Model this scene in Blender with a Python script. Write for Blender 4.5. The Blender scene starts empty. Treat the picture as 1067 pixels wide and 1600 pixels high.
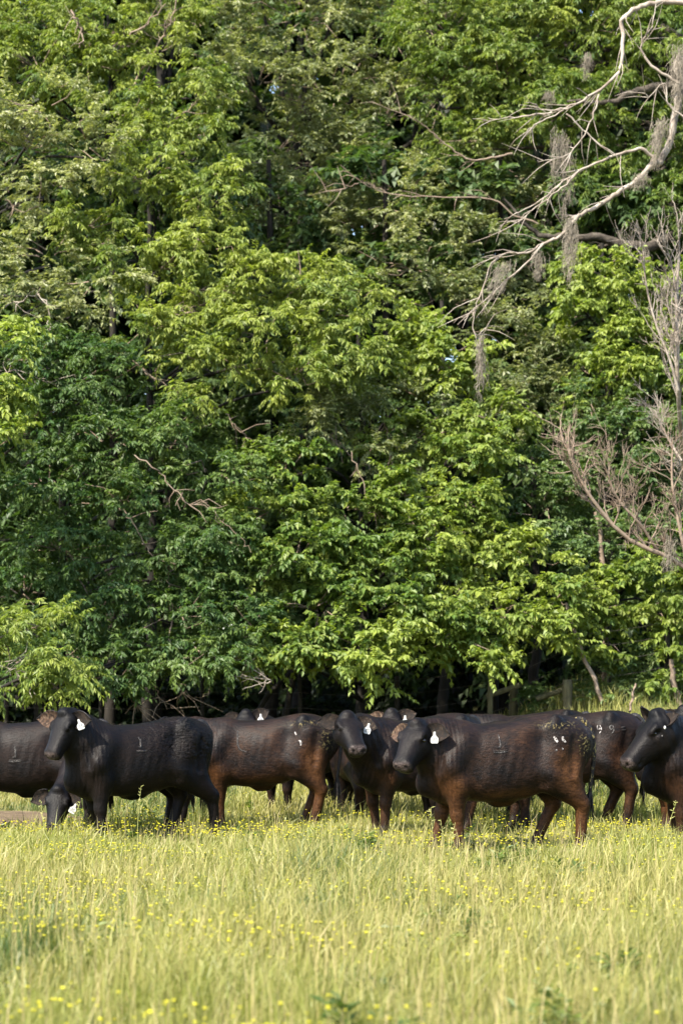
import bpy, math, random
import numpy as np
from mathutils import Vector, Matrix
from mathutils.bvhtree import BVHTree

# ------------------------------------------------------------------ camera, sky, sun, exposure
SC = bpy.context.scene
COL = SC.collection
F = 3256.0            # focal length in photograph pixels (photo 1067 x 1600)
HZ = 1060.0           # horizon row
CH = 1.75             # eye height
cam_d = bpy.data.cameras.new('camera')
cam_d.sensor_fit = 'AUTO'; cam_d.sensor_width = 36.0
cam_d.lens = F / 1600.0 * 36.0
cam_d.shift_y = (HZ - 800.0) / 1600.0
cam_d.clip_start = 0.1; cam_d.clip_end = 2000.0
cam_d.dof.use_dof = True; cam_d.dof.focus_distance = 21.5; cam_d.dof.aperture_fstop = 2.1
cam = bpy.data.objects.new('camera', cam_d); COL.objects.link(cam)
cam.location = (0, 0, CH); cam.rotation_euler = (math.radians(90), 0, 0)
SC.camera = cam

SUN_AZ_X, SUN_AZ_Y, SUN_EL = -0.66, -0.75, math.radians(48)
wd = bpy.data.worlds.new('World'); SC.world = wd; wd.use_nodes = True
nt = wd.node_tree; bg = nt.nodes['Background']
sky = nt.nodes.new('ShaderNodeTexSky'); sky.sky_type = 'NISHITA'; sky.sun_disc = False
sky.sun_elevation = SUN_EL
sky.sun_rotation = math.atan2(SUN_AZ_X, SUN_AZ_Y)
sky.air_density = 1.0; sky.dust_density = 1.5; sky.ozone_density = 1.0
nt.links.new(sky.outputs[0], bg.inputs[0]); bg.inputs[1].default_value = 0.15
sd = bpy.data.lights.new('sun', 'SUN'); sd.energy = 5.0; sd.angle = math.radians(0.6); sd.color = (1.0, 0.93, 0.80)
sun = bpy.data.objects.new('sun', sd); COL.objects.link(sun)
ce = math.cos(SUN_EL)
sun.rotation_euler = Vector((SUN_AZ_X * ce, SUN_AZ_Y * ce, math.sin(SUN_EL))).to_track_quat('Z', 'Y').to_euler()
sun.location = (-20, -15, 30)
vs = SC.view_settings
vs.view_transform = 'Standard'; vs.look = 'None'; vs.exposure = 1.8; vs.gamma = 1.0; vs.use_curve_mapping = False
SC.cycles.max_bounces = 6; SC.cycles.diffuse_bounces = 3; SC.cycles.transmission_bounces = 3
SC.cycles.glossy_bounces = 2; SC.cycles.caustics_reflective = False; SC.cycles.caustics_refractive = False

rng = np.random.default_rng(7)
random.seed(7)

# ------------------------------------------------------------------ helpers
def px(x, y, Y):
    """photo pixel + real distance -> place in the world"""
    return np.array(((x - 533.5) * Y / F, Y, CH + (HZ - y) * Y / F))

def unit(v):
    v = np.asarray(v, float)
    return v / np.maximum(np.linalg.norm(v, axis=-1, keepdims=True), 1e-9)

def smooth(a, b, x):
    t = np.clip((np.asarray(x, float) - a) / (b - a), 0, 1)
    return t * t * (3 - 2 * t)

def tag(o, label=None, cat=None, group=None, kind=None):
    if label: o['label'] = label
    if cat: o['category'] = cat
    if group: o['group'] = group
    if kind: o['kind'] = kind
    return o

def empty(name, loc=(0, 0, 0), rz=0.0):
    o = bpy.data.objects.new(name, None); COL.objects.link(o)
    o.location = loc; o.rotation_euler = (0, 0, rz); o.empty_display_size = 0.1
    return o

def mesh_from(name, V, faces, mat, parent=None, smooth_shade=False, col=None, attrs=None):
    """V (n,3); faces (m,k) int array of equal sided faces"""
    V = np.ascontiguousarray(V, np.float32); faces = np.ascontiguousarray(faces, np.int32)
    me = bpy.data.meshes.new(name)
    m, k = faces.shape
    me.vertices.add(len(V)); me.vertices.foreach_set('co', V.ravel())
    me.loops.add(m * k); me.loops.foreach_set('vertex_index', faces.ravel())
    me.polygons.add(m)
    me.polygons.foreach_set('loop_start', np.arange(0, m * k, k, dtype=np.int32))
    me.polygons.foreach_set('use_smooth', np.full(m, smooth_shade, bool))
    if col is not None:
        a = me.attributes.new('Col', 'FLOAT_COLOR', 'POINT')
        c4 = np.ones((len(V), 4), np.float32); c4[:, :3] = col
        a.data.foreach_set('color', c4.ravel())
    for n, v in (attrs or {}).items():
        a = me.attributes.new(n, 'FLOAT', 'POINT'); a.data.foreach_set('value', np.ascontiguousarray(v, np.float32))
    me.update(calc_edges=True); me.validate()
    if mat: me.materials.append(mat)
    o = bpy.data.objects.new(name, me); COL.objects.link(o)
    if parent is not None: o.parent = parent
    return o

def tube_geo(path, radii, sides=6):
    P = np.asarray(path, float); n = len(P)
    T = np.gradient(P, axis=0); T = unit(T)
    ref = np.array((0.31, 0.17, 0.93)) if abs(T[0][2]) < 0.9 else np.array((1.0, 0.1, 0))
    A = unit(np.cross(T, ref)); B = np.cross(T, A)
    th = np.linspace(0, 2 * math.pi, sides, endpoint=False)
    R = np.asarray(radii, float)[:, None, None]
    V = P[:, None] + R * (np.cos(th)[None, :, None] * A[:, None] + np.sin(th)[None, :, None] * B[:, None])
    V = V.reshape(-1, 3)
    i = np.arange(n - 1)[:, None] * sides; j = np.arange(sides)[None]; j2 = (j + 1) % sides
    Fq = np.stack([i + j, i + j2, i + sides + j2, i + sides + j], -1).reshape(-1, 4)
    return V, Fq

def join_geo(parts):
    Vs, Fs, off = [], [], 0
    for V, f in parts:
        Vs.append(V); Fs.append(f + off); off += len(V)
    return np.concatenate(Vs), np.concatenate(Fs)

def spline(pts, n):
    P = np.asarray(pts, float)
    if len(P) == 2: return P[0] + (P[1] - P[0]) * np.linspace(0, 1, n)[:, None]
    Q = np.vstack([2 * P[0] - P[1], P, 2 * P[-1] - P[-2]])
    out = []
    for t in np.linspace(0, len(P) - 1 - 1e-6, n):
        i = int(t); u = t - i
        a, b, c, d = Q[i:i + 4]
        out.append(0.5 * ((2 * b) + (c - a) * u + (2 * a - 5 * b + 4 * c - d) * u * u + (-a + 3 * b - 3 * c + d) * u ** 3))
    return np.array(out)

def vnoise(p, seed=0):
    """cheap smooth value noise built from sines, (n,3)->(n,) about -1..1"""
    r = np.random.default_rng(seed); out = 0
    for i in range(6):
        k = r.normal(size=p.shape[1]) ; k = k / np.linalg.norm(k) * r.uniform(0.7, 1.9)
        out = out + np.sin(p @ k + r.uniform(0, 6.28))
    return out / 3.2

# ------------------------------------------------------------------ materials
def new_mat(name):
    m = bpy.data.materials.new(name); m.use_nodes = True
    return m, m.node_tree.nodes, m.node_tree.links, m.node_tree.nodes['Principled BSDF']

def leaf_mat(name, rough, trans, gain=1.0, spec=0.5):
    m, N, L, b = new_mat(name)
    a = N.new('ShaderNodeAttribute'); a.attribute_name = 'Col'
    b.inputs['Roughness'].default_value = rough
    b.inputs['Specular IOR Level'].default_value = spec
    L.new(a.outputs['Color'], b.inputs['Base Color'])
    t = N.new('ShaderNodeBsdfTranslucent')
    mx = N.new('ShaderNodeMixRGB'); mx.blend_type = 'MULTIPLY'; mx.inputs[0].default_value = 1
    mx.inputs[2].default_value = (1.35, 1.45, 0.55, 1)
    L.new(a.outputs['Color'], mx.inputs[1]); L.new(mx.outputs[0], t.inputs['Color'])
    s = N.new('ShaderNodeMixShader'); s.inputs[0].default_value = trans
    L.new(b.outputs[0], s.inputs[1]); L.new(t.outputs[0], s.inputs[2])
    L.new(s.outputs[0], N['Material Output'].inputs['Surface'])
    return m

def noise_mat(name, stops, scale, rough=0.9, bump=0.3, stretch=(1, 1, 1), detail=6, bscale=None):
    m, N, L, b = new_mat(name)
    tc = N.new('ShaderNodeTexCoord'); mp = N.new('ShaderNodeMapping'); mp.inputs['Scale'].default_value = stretch
    L.new(tc.outputs['Object'], mp.inputs[0])
    n = N.new('ShaderNodeTexNoise'); n.inputs['Scale'].default_value = scale; n.inputs['Detail'].default_value = detail
    L.new(mp.outputs[0], n.inputs['Vector'])
    r = N.new('ShaderNodeValToRGB'); el = r.color_ramp.elements
    el[0].position, el[0].color = stops[0][0], (*stops[0][1], 1)
    el[1].position, el[1].color = stops[-1][0], (*stops[-1][1], 1)
    for p, c in stops[1:-1]:
        e = el.new(p); e.color = (*c, 1)
    L.new(n.outputs['Fac'], r.inputs[0]); L.new(r.outputs[0], b.inputs['Base Color'])
    b.inputs['Roughness'].default_value = rough; b.inputs['Specular IOR Level'].default_value = 0.25
    if bump:
        n2 = N.new('ShaderNodeTexNoise'); n2.inputs['Scale'].default_value = bscale or scale * 2.5; n2.inputs['Detail'].default_value = 5
        L.new(mp.outputs[0], n2.inputs['Vector'])
        bp = N.new('ShaderNodeBump'); bp.inputs['Strength'].default_value = bump; bp.inputs['Distance'].default_value = 0.03
        L.new(n2.outputs['Fac'], bp.inputs['Height']); L.new(bp.outputs[0], b.inputs['Normal'])
    return m

M = {}
M['leaf'] = leaf_mat('leaf', 0.52, 0.42, spec=0.35)
M['leaf_gloss'] = leaf_mat('leaf_glossy', 0.48, 0.38, spec=0.45)
M['grass'] = leaf_mat('grass_blade', 0.5, 0.38, spec=0.4)
M['petal'] = leaf_mat('petal', 0.5, 0.3, spec=0.3)
M['ground'] = noise_mat('ground_soil_and_thatch', [(0.3, (0.055, 0.060, 0.018)), (0.7, (0.125, 0.118, 0.040))], 3.0, 0.95, 0.5)
M['dirt'] = noise_mat('bare_dirt_and_hay', [(0.3, (0.0420, 0.0280, 0.0168)), (0.5, (0.0840, 0.0588, 0.0336)), (0.72, (0.1344, 0.1008, 0.0560))], 4.0, 0.95, 0.8, (1, 2.2, 1), bscale=18)
M['bark'] = noise_mat('grey_brown_bark', [(0.3, (0.0064, 0.0052, 0.0037)), (0.7, (0.0217, 0.0179, 0.0130))], 9, 0.9, 0.8, (1, 1, 0.25))
M['bark_dark'] = noise_mat('dark_bark_with_lichen', [(0.35, (0.0210, 0.0168, 0.0126)), (0.6, (0.0560, 0.0455, 0.0350)), (0.75, (0.1400, 0.1330, 0.1050))], 7, 0.9, 0.8)
M['deadwood'] = noise_mat('bleached_deadwood', [(0.3, (0.1260, 0.0983, 0.0764)), (0.5, (0.2205, 0.1856, 0.1529)), (0.75, (0.2940, 0.2621, 0.2234))], 6, 0.85, 0.4)
M['twig'] = noise_mat('dry_twig', [(0.3, (0.1166, 0.0806, 0.0574)), (0.7, (0.2138, 0.1663, 0.1253))], 8, 0.85, 0.2)
M['moss'] = noise_mat('hanging_moss', [(0.3, (0.1075, 0.0908, 0.0693)), (0.7, (0.2150, 0.1876, 0.1502))], 12, 0.95, 0)
M['post'] = noise_mat('weathered_post', [(0.3, (0.0440, 0.0400, 0.0200)), (0.55, (0.0880, 0.0800, 0.0440)), (0.75, (0.1200, 0.1160, 0.0640))], 14, 0.9, 0.6, (1, 1, 0.2))
M['wire'] = noise_mat('fence_wire', [(0.3, (0.0400, 0.0360, 0.0320)), (0.7, (0.0800, 0.0680, 0.0560))], 20, 0.6, 0)

# ------------------------------------------------------------------ ground
def gz(x, y):
    x = np.asarray(x, float); y = np.asarray(y, float)
    rise = smooth(25.5, 35, y) * (0.45 + 01.0 * smooth(1.5, 4.5, x))
    dip = -0.15 * np.exp(-(((x + 4.3) / 1.6) ** 2 + ((y - 24.0) / 2.0) ** 2))
    und = 0.03 * np.sin(x * 1.3 + 0.5) * np.sin(y * 0.9) + 0.02 * np.sin(x * 0.6 + y * 0.7)
    return rise + dip + und * smooth(2, 8, y)

xs = np.concatenate([np.linspace(-300, -16, 12), np.linspace(-14, 14, 113), np.linspace(16, 300, 12)])
ys = np.concatenate([np.linspace(-60, 4, 8), np.linspace(5, 48, 130), np.linspace(52, 500, 16)])
GX, GY = np.meshgrid(xs, ys, indexing='ij')
V = np.stack([GX, GY, gz(GX, GY)], -1).reshape(-1, 3)
a, b = len(xs), len(ys)
i = (np.arange(a - 1)[:, None] * b + np.arange(b - 1)[None]).ravel()
Fq = np.stack([i, i + b, i + b + 1, i + 1], -1)
tag(mesh_from('ground', V, Fq, M['ground'], smooth_shade=True), kind='structure')

# bare trampled patch under the leftmost animal
th = np.linspace(0, 2 * math.pi, 40, endpoint=False)
rings = [np.array([[-4.6, 26.0]])]
rr = 1 + 0.14 * np.sin(3 * th + 1) + 0.09 * np.sin(7 * th)
pts = []
for r in (0.05, 0.3, 0.55, 0.8, 1.0):
    pts.append(np.stack([-4.75 + 1.75 * r * rr * np.cos(th), 25.6 + 1.9 * r * rr * np.sin(th)], -1))
pts = np.concatenate(pts)
V = np.column_stack([pts, gz(pts[:, 0], pts[:, 1]) + 0.02 + 0.05 * (np.tile(np.linspace(1, 0, 5)[:, None], (1, 40)).ravel()) * (1 + 0.6 * np.sin(pts[:, 0] * 9) * np.sin(pts[:, 1] * 7))])
q = [(k * 40 + j, k * 40 + (j + 1) % 40, (k + 1) * 40 + (j + 1) % 40, (k + 1) * 40 + j) for k in range(4) for j in range(40)]
tag(mesh_from('dirt_patch', V, np.array(q), M['dirt'], smooth_shade=True), kind='structure')
def on_dirt(x, y):
    return (((x + 4.75) / 1.75) ** 2 + ((y - 25.6) / 1.9) ** 2) < 0.85

# ------------------------------------------------------------------ trees
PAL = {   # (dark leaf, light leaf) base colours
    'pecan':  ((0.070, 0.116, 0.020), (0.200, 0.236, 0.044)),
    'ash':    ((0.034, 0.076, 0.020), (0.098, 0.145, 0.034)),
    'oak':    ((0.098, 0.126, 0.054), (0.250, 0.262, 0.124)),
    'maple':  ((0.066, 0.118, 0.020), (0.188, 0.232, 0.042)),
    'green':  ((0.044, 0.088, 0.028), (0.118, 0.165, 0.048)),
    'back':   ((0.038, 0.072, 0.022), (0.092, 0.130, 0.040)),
    'under':  ((0.010, 0.020, 0.006), (0.028, 0.042, 0.012)),  # leaf colour darkened so the depth of the wood reads as shade
}
LEAF = {  # length, width, droop of the leaf, leaves per spray, spray droop
    'pecan': (0.097, 0.034, 0.80, 18, 0.32),
    'ash':   (0.088, 0.037, 0.60, 17, 0.28),
    'oak':   (0.080, 0.036, 0.40, 19, 0.15),
    'maple': (0.100, 0.060, 0.65, 15, 0.25),
    'green': (0.076, 0.041, 0.45, 17, 0.20),
    'back':  (0.180, 0.095, 0.50, 12, 0.25),
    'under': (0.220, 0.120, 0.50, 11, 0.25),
}

ONE_TRI = ('back', 'under', 'far')
def leaf_tris(V, sp):
    if sp in ONE_TRI: return np.arange(len(V)).reshape(-1, 3)
    q = np.arange(len(V) // 4)[:, None] * 4
    return np.concatenate([q + np.array([0, 1, 2]), q + np.array([0, 2, 3])], 1).reshape(-1, 3)

def leaf_arrays(base, dirv, Ls, sp, r, shade):
    ll, lw, ld, n, sdroop = LEAF[sp]
    S = len(base)
    t = np.linspace(0.12, 1.0, n)[None, :, None] + r.uniform(-0.03, 0.03, (S, n, 1))
    Lb = Ls[:, None, None]
    drop = np.zeros((S, n, 3)); drop[..., 2] = -(sdroop * Lb * t * t)[..., 0]
    p = base[:, None] + dirv[:, None] * Lb * t + drop
    tan = dirv[:, None] + 0 * p; tan[..., 2] -= (2 * sdroop * t)[..., 0]; tan = unit(tan)
    lat = unit(np.cross(tan, np.array((0, 0, 1.0))) + r.normal(0, 0.05, (S, n, 3)))
    side = np.where(np.arange(n) % 2 == 0, 1.0, -1.0)[None, :, None] * np.ones((S, 1, 1))
    side[:, -1] = 0
    d = tan * 0.55 + lat * side * 0.8 + r.normal(0, 0.22, (S, n, 3))
    d[..., 2] -= ld * r.uniform(0.3, 1.25, (S, n))
    d = unit(d)
    up = np.array((0, 0, 1.0)) + r.normal(0, 0.38, (S, n, 3)) - 0.35 * d * 0
    nor = unit(up - d * np.sum(up * d, -1, keepdims=True))
    wv = np.cross(d, nor)
    sl = (ll * r.uniform(0.6, 1.3, (S, n, 1))) * r.uniform(0.75, 1.25, (S, 1, 1)); sw = lw * sl / ll * r.uniform(0.8, 1.15, (S, n, 1))
    A = p; C = p + d * sl - nor * sl * 0.10
    mid = p + d * sl * 0.45 + nor * sw * 0.22
    Bv = mid + wv * sw * 0.5; Dv = mid - wv * sw * 0.5
    if sp in ONE_TRI: V = np.stack([A - wv * sw * .5, A + wv * sw * .5 + d * sl * .3, C], 2).reshape(-1, 3)
    else: V = np.stack([A, Bv, C, Dv], 2).reshape(-1, 3)
    dk, lt = map(np.array, PAL[sp])
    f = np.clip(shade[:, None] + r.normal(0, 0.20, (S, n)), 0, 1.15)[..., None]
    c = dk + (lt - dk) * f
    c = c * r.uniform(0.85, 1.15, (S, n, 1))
    c = np.repeat(c.reshape(-1, 3), 3 if sp in ONE_TRI else 4, 0)
    return V, c

def lobe_leaves(C, R, sp, r, dens=1.0, tone=0.5, back_side=0.25):
    """one bough mass: clumps of leaf sprays on the outside of an ellipsoid"""
    C = np.asarray(C, float); R = np.asarray(R, float)
    if sp == 'oak': dens = dens * 0.56
    if sp == 'ash': dens = dens * 1.18
    area = math.pi * (R[0] * R[2] + 0.5 * R[0] * R[1] + 0.5 * R[1] * R[2])
    nc = max(5, int(area * 6.0 * dens))
    u = unit(r.normal(size=(nc * 5, 3)))
    w = np.clip(0.45 - 0.55 * u[:, 1] + 0.35 * u[:, 2], back_side * 0.4, 1)
    u = u[r.uniform(size=len(u)) < w][:nc]
    rad = np.where(r.uniform(size=len(u)) < 0.22, r.uniform(0.35, 0.75, len(u)), r.uniform(0.8, 1.08, len(u)))
    cc = C + u * R * rad[:, None]
    cs = r.uniform(0.24, 0.52, len(u)) * (1.6 if sp in ('back', 'under', 'far') else 1.0)
    ns = 11
    o = unit(u / R); o[:, 2] *= 0.5
    base = cc[:, None] + r.normal(0, 0.22, (len(u), ns, 3)) * cs[:, None, None] * np.array((1, 1, 0.45))
    dv = o[:, None] * 0.75 + r.normal(0, 0.75, (len(u), ns, 3)) * np.array((1, 1, 0.62))
    dv[..., 2] += 0.12
    dv = unit(dv)
    Ls = (cs[:, None] * r.uniform(0.55, 1.05, (len(u), ns)))
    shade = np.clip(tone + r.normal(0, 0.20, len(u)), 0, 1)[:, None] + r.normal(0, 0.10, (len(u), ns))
    V, c = leaf_arrays(base.reshape(-1, 3), dv.reshape(-1, 3), Ls.ravel(), sp, r, shade.ravel())
    tw = []
    for k in range(len(u)):
        if r.uniform() < 0.5:
            s = C + (cc[k] - C) * 0.25
            m = (s + cc[k]) / 2 + r.normal(0, 0.1, 3)
            tw.append(tube_geo(np.array([s, m, cc[k] + o[k] * 0.15]), [0.013, 0.009, 0.004], 3))
    return V, c, tw

n_leaves = [0]
def tree(name, label, cat, sp, trunk, lobes, group=None, mat='leaf', bark='bark', trunk_r=0.10, dens=1.0, seed=1, extra=(), tw_mat='twig'):
    """trunk: list of world points; lobes: (px,py,Y,rx_px,rz_px,depth_m,tone)"""
    r = np.random.default_rng(seed)
    T = np.asarray(trunk, float)
    root = empty(name, T[0]); inv = -T[0]
    tp = spline(T, 14); tp[1:-1] += r.normal(0, 0.02, (12, 3))
    V, f = tube_geo(tp + inv, np.linspace(trunk_r * 1.15, trunk_r * 0.35, 14), 9)
    mesh_from('trunk', V, f, M[bark], root, True)
    Vs, Cs, tws = [], [], []
    for k, lb in enumerate(lobes):
        lx, ly, Y, rx, rz, ry = lb[:6]; tone = lb[6] if len(lb) > 6 else 0.5  # tone paints sunlit boughs lighter and shaded ones darker in the leaf colour
        C = px(lx, ly, Y); s = Y / F
        R = np.array((rx * s, ry, rz * s))
        v, c, tw = lobe_leaves(C, R, sp, r, dens * (lb[7] if len(lb) > 7 else 1.0), tone)
        Vs.append(v); Cs.append(c); tws += tw
        # the limb that carries it
        j = int(np.clip(np.searchsorted(tp[:, 2], C[2] - 0.8), 2, 11)); st = tp[j]
        en = C + np.array((0, 0.1, -R[2] * 0.3)); md = st * 0.45 + en * 0.55 + np.array((0, 0, 0.25)) + r.normal(0, 0.12, 3)
        lp = spline([st, md, en], 7)
        Vl, fl = tube_geo(lp + inv, np.linspace(trunk_r * 0.33, 0.018, 7), 6)
        mesh_from('limb', Vl, fl, M[bark], root, True)
    V = np.concatenate(Vs); c = np.concatenate(Cs)
    tri = leaf_tris(V, sp); n_leaves[0] += len(tri)
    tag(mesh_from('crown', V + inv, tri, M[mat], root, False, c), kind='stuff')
    if tws:
        Vt, ft = join_geo(tws)
        tag(mesh_from('twigs', Vt + inv, ft, M[tw_mat], root, True), kind='stuff')
    for path, r0, r1, mk in extra:
        nk = max(10, len(path) * 5); Pk = spline(path, nk)
        Pk[1:-1] += r.normal(0, .022, (nk - 2, 3)); Pk[:, 1] += 0.55
        big = r0 > .1; k_ = 1.0 if big else .5
        Vb, fb = tube_geo(Pk + inv, np.linspace(r0 * k_, r1 * k_, nk), 6)
        mesh_from('branch', Vb, fb, M[mk], root, True)
        geo = []
        for q_ in range(nk // 2):
            j = r.integers(1, nk - 1); d_ = unit(unit(Pk[j + 1] - Pk[j - 1]) + r.normal(0, .6, 3)); L_ = r.uniform(.12, .5)
            m_ = Pk[j] + d_ * L_ * .5 + r.normal(0, .03, 3)
            geo.append(tube_geo(np.array([Pk[j], m_, m_ + unit(d_ + r.normal(0, .4, 3)) * L_ * .5]) + inv, [.008, .006, .003], 4))
        Vb, fb = join_geo(geo); tag(mesh_from('twigs', Vb, fb, M[mk], root, True), kind='stuff')
    tag(root, label, cat, group)
    return root

def gp(x, Y):
    X = (x - 533.5) * Y / F
    return np.array((X, Y, float(gz(X, Y)) - 0.1))

def vtrunk(x, Y, top_py, lean=0):
    g = gp(x, Y); t = px(x + lean, top_py, Y)
    return [g, g * 0.6 + t * 0.4 + np.array((0.1, 0, 0)), t]

def br(pts, Y, dy=0.0):
    return [px(x, y, Y + dy * k) for k, (x, y) in enumerate(pts)]

GW = 'trees of the wood edge'
# tall oak behind on the left and centre (far, grey green)
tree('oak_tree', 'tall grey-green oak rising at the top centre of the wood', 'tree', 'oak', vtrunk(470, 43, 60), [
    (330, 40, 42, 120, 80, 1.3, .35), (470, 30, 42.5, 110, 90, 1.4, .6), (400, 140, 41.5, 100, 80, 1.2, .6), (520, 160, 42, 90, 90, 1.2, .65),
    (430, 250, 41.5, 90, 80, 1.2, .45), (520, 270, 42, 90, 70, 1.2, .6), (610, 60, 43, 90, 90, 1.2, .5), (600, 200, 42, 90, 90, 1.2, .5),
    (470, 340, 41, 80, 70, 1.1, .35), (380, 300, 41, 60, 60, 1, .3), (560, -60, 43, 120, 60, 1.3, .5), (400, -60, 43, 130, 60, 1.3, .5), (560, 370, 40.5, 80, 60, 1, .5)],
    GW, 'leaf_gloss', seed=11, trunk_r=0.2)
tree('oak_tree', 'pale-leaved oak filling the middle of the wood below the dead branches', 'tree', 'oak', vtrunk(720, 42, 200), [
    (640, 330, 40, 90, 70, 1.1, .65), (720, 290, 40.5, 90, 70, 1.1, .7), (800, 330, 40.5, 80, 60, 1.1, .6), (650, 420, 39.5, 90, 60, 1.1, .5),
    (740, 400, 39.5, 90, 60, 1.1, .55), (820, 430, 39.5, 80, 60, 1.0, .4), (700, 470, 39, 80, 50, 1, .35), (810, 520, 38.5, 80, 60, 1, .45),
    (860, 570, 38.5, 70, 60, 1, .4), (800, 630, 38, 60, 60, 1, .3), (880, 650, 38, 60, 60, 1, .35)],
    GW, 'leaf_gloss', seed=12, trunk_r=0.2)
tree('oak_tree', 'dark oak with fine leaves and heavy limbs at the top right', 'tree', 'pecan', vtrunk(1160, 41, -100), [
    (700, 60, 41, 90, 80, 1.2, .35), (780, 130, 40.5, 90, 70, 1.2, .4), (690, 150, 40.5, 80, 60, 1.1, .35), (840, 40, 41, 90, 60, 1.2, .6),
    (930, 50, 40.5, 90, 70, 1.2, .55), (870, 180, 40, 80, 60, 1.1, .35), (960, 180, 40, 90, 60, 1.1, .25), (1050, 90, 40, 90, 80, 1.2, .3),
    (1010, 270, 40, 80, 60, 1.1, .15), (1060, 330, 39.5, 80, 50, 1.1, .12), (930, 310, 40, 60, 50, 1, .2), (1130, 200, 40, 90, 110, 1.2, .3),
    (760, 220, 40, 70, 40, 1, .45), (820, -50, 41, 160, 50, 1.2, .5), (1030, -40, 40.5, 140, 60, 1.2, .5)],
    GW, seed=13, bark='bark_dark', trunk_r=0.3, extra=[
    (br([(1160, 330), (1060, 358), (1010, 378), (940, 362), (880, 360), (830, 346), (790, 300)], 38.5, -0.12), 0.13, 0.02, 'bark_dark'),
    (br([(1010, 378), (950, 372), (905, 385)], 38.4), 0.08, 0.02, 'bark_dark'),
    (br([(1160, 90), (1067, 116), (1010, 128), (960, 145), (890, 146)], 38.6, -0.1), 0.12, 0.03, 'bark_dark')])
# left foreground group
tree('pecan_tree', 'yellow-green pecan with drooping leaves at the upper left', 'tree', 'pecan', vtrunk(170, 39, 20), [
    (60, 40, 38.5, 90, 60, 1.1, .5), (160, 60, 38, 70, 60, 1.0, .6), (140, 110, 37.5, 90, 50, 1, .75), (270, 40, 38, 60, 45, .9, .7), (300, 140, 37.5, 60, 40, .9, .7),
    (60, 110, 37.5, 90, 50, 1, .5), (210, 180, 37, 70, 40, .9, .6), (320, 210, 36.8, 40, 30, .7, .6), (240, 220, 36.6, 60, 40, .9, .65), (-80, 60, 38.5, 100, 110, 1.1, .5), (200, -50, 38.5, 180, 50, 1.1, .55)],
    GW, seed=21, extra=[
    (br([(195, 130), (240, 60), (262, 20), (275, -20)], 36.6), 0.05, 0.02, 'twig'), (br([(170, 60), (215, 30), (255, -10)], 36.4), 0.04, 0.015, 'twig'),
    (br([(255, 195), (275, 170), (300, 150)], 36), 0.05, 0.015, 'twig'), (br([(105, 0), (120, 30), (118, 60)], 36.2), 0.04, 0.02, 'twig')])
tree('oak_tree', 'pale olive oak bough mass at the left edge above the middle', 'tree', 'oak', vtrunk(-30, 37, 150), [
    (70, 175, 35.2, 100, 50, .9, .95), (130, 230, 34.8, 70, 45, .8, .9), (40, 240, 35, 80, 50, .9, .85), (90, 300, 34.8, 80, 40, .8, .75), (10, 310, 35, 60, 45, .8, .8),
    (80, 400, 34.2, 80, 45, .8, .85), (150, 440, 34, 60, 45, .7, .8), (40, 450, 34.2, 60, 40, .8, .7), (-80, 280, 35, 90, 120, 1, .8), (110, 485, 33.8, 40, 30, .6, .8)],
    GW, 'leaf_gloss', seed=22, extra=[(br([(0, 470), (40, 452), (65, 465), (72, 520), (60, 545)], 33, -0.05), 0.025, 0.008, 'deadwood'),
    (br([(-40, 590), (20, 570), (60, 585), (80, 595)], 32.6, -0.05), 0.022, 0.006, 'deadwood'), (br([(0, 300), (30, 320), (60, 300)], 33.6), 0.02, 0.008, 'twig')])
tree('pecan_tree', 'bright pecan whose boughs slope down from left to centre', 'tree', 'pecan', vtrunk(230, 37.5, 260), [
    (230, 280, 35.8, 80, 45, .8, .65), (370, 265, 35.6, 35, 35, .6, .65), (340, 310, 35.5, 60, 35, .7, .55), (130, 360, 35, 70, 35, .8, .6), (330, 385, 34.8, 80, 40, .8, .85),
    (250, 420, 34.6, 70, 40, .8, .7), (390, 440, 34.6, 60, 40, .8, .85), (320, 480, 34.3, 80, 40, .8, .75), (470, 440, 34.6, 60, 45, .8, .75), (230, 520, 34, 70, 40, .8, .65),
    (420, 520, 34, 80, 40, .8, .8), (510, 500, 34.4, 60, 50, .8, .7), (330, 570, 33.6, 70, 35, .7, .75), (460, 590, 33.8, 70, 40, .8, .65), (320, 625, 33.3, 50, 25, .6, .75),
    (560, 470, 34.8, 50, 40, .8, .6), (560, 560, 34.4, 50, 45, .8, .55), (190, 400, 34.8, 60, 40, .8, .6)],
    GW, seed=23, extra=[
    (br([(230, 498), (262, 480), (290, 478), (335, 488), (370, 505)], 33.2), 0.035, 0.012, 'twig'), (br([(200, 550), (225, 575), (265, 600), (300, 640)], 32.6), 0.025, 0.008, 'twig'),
    (br([(295, 447), (330, 443), (352, 446)], 33.5), 0.02, 0.008, 'twig'), (br([(350, 640), (372, 668), (395, 685)], 32.8), 0.02, 0.006, 'twig')])
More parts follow.
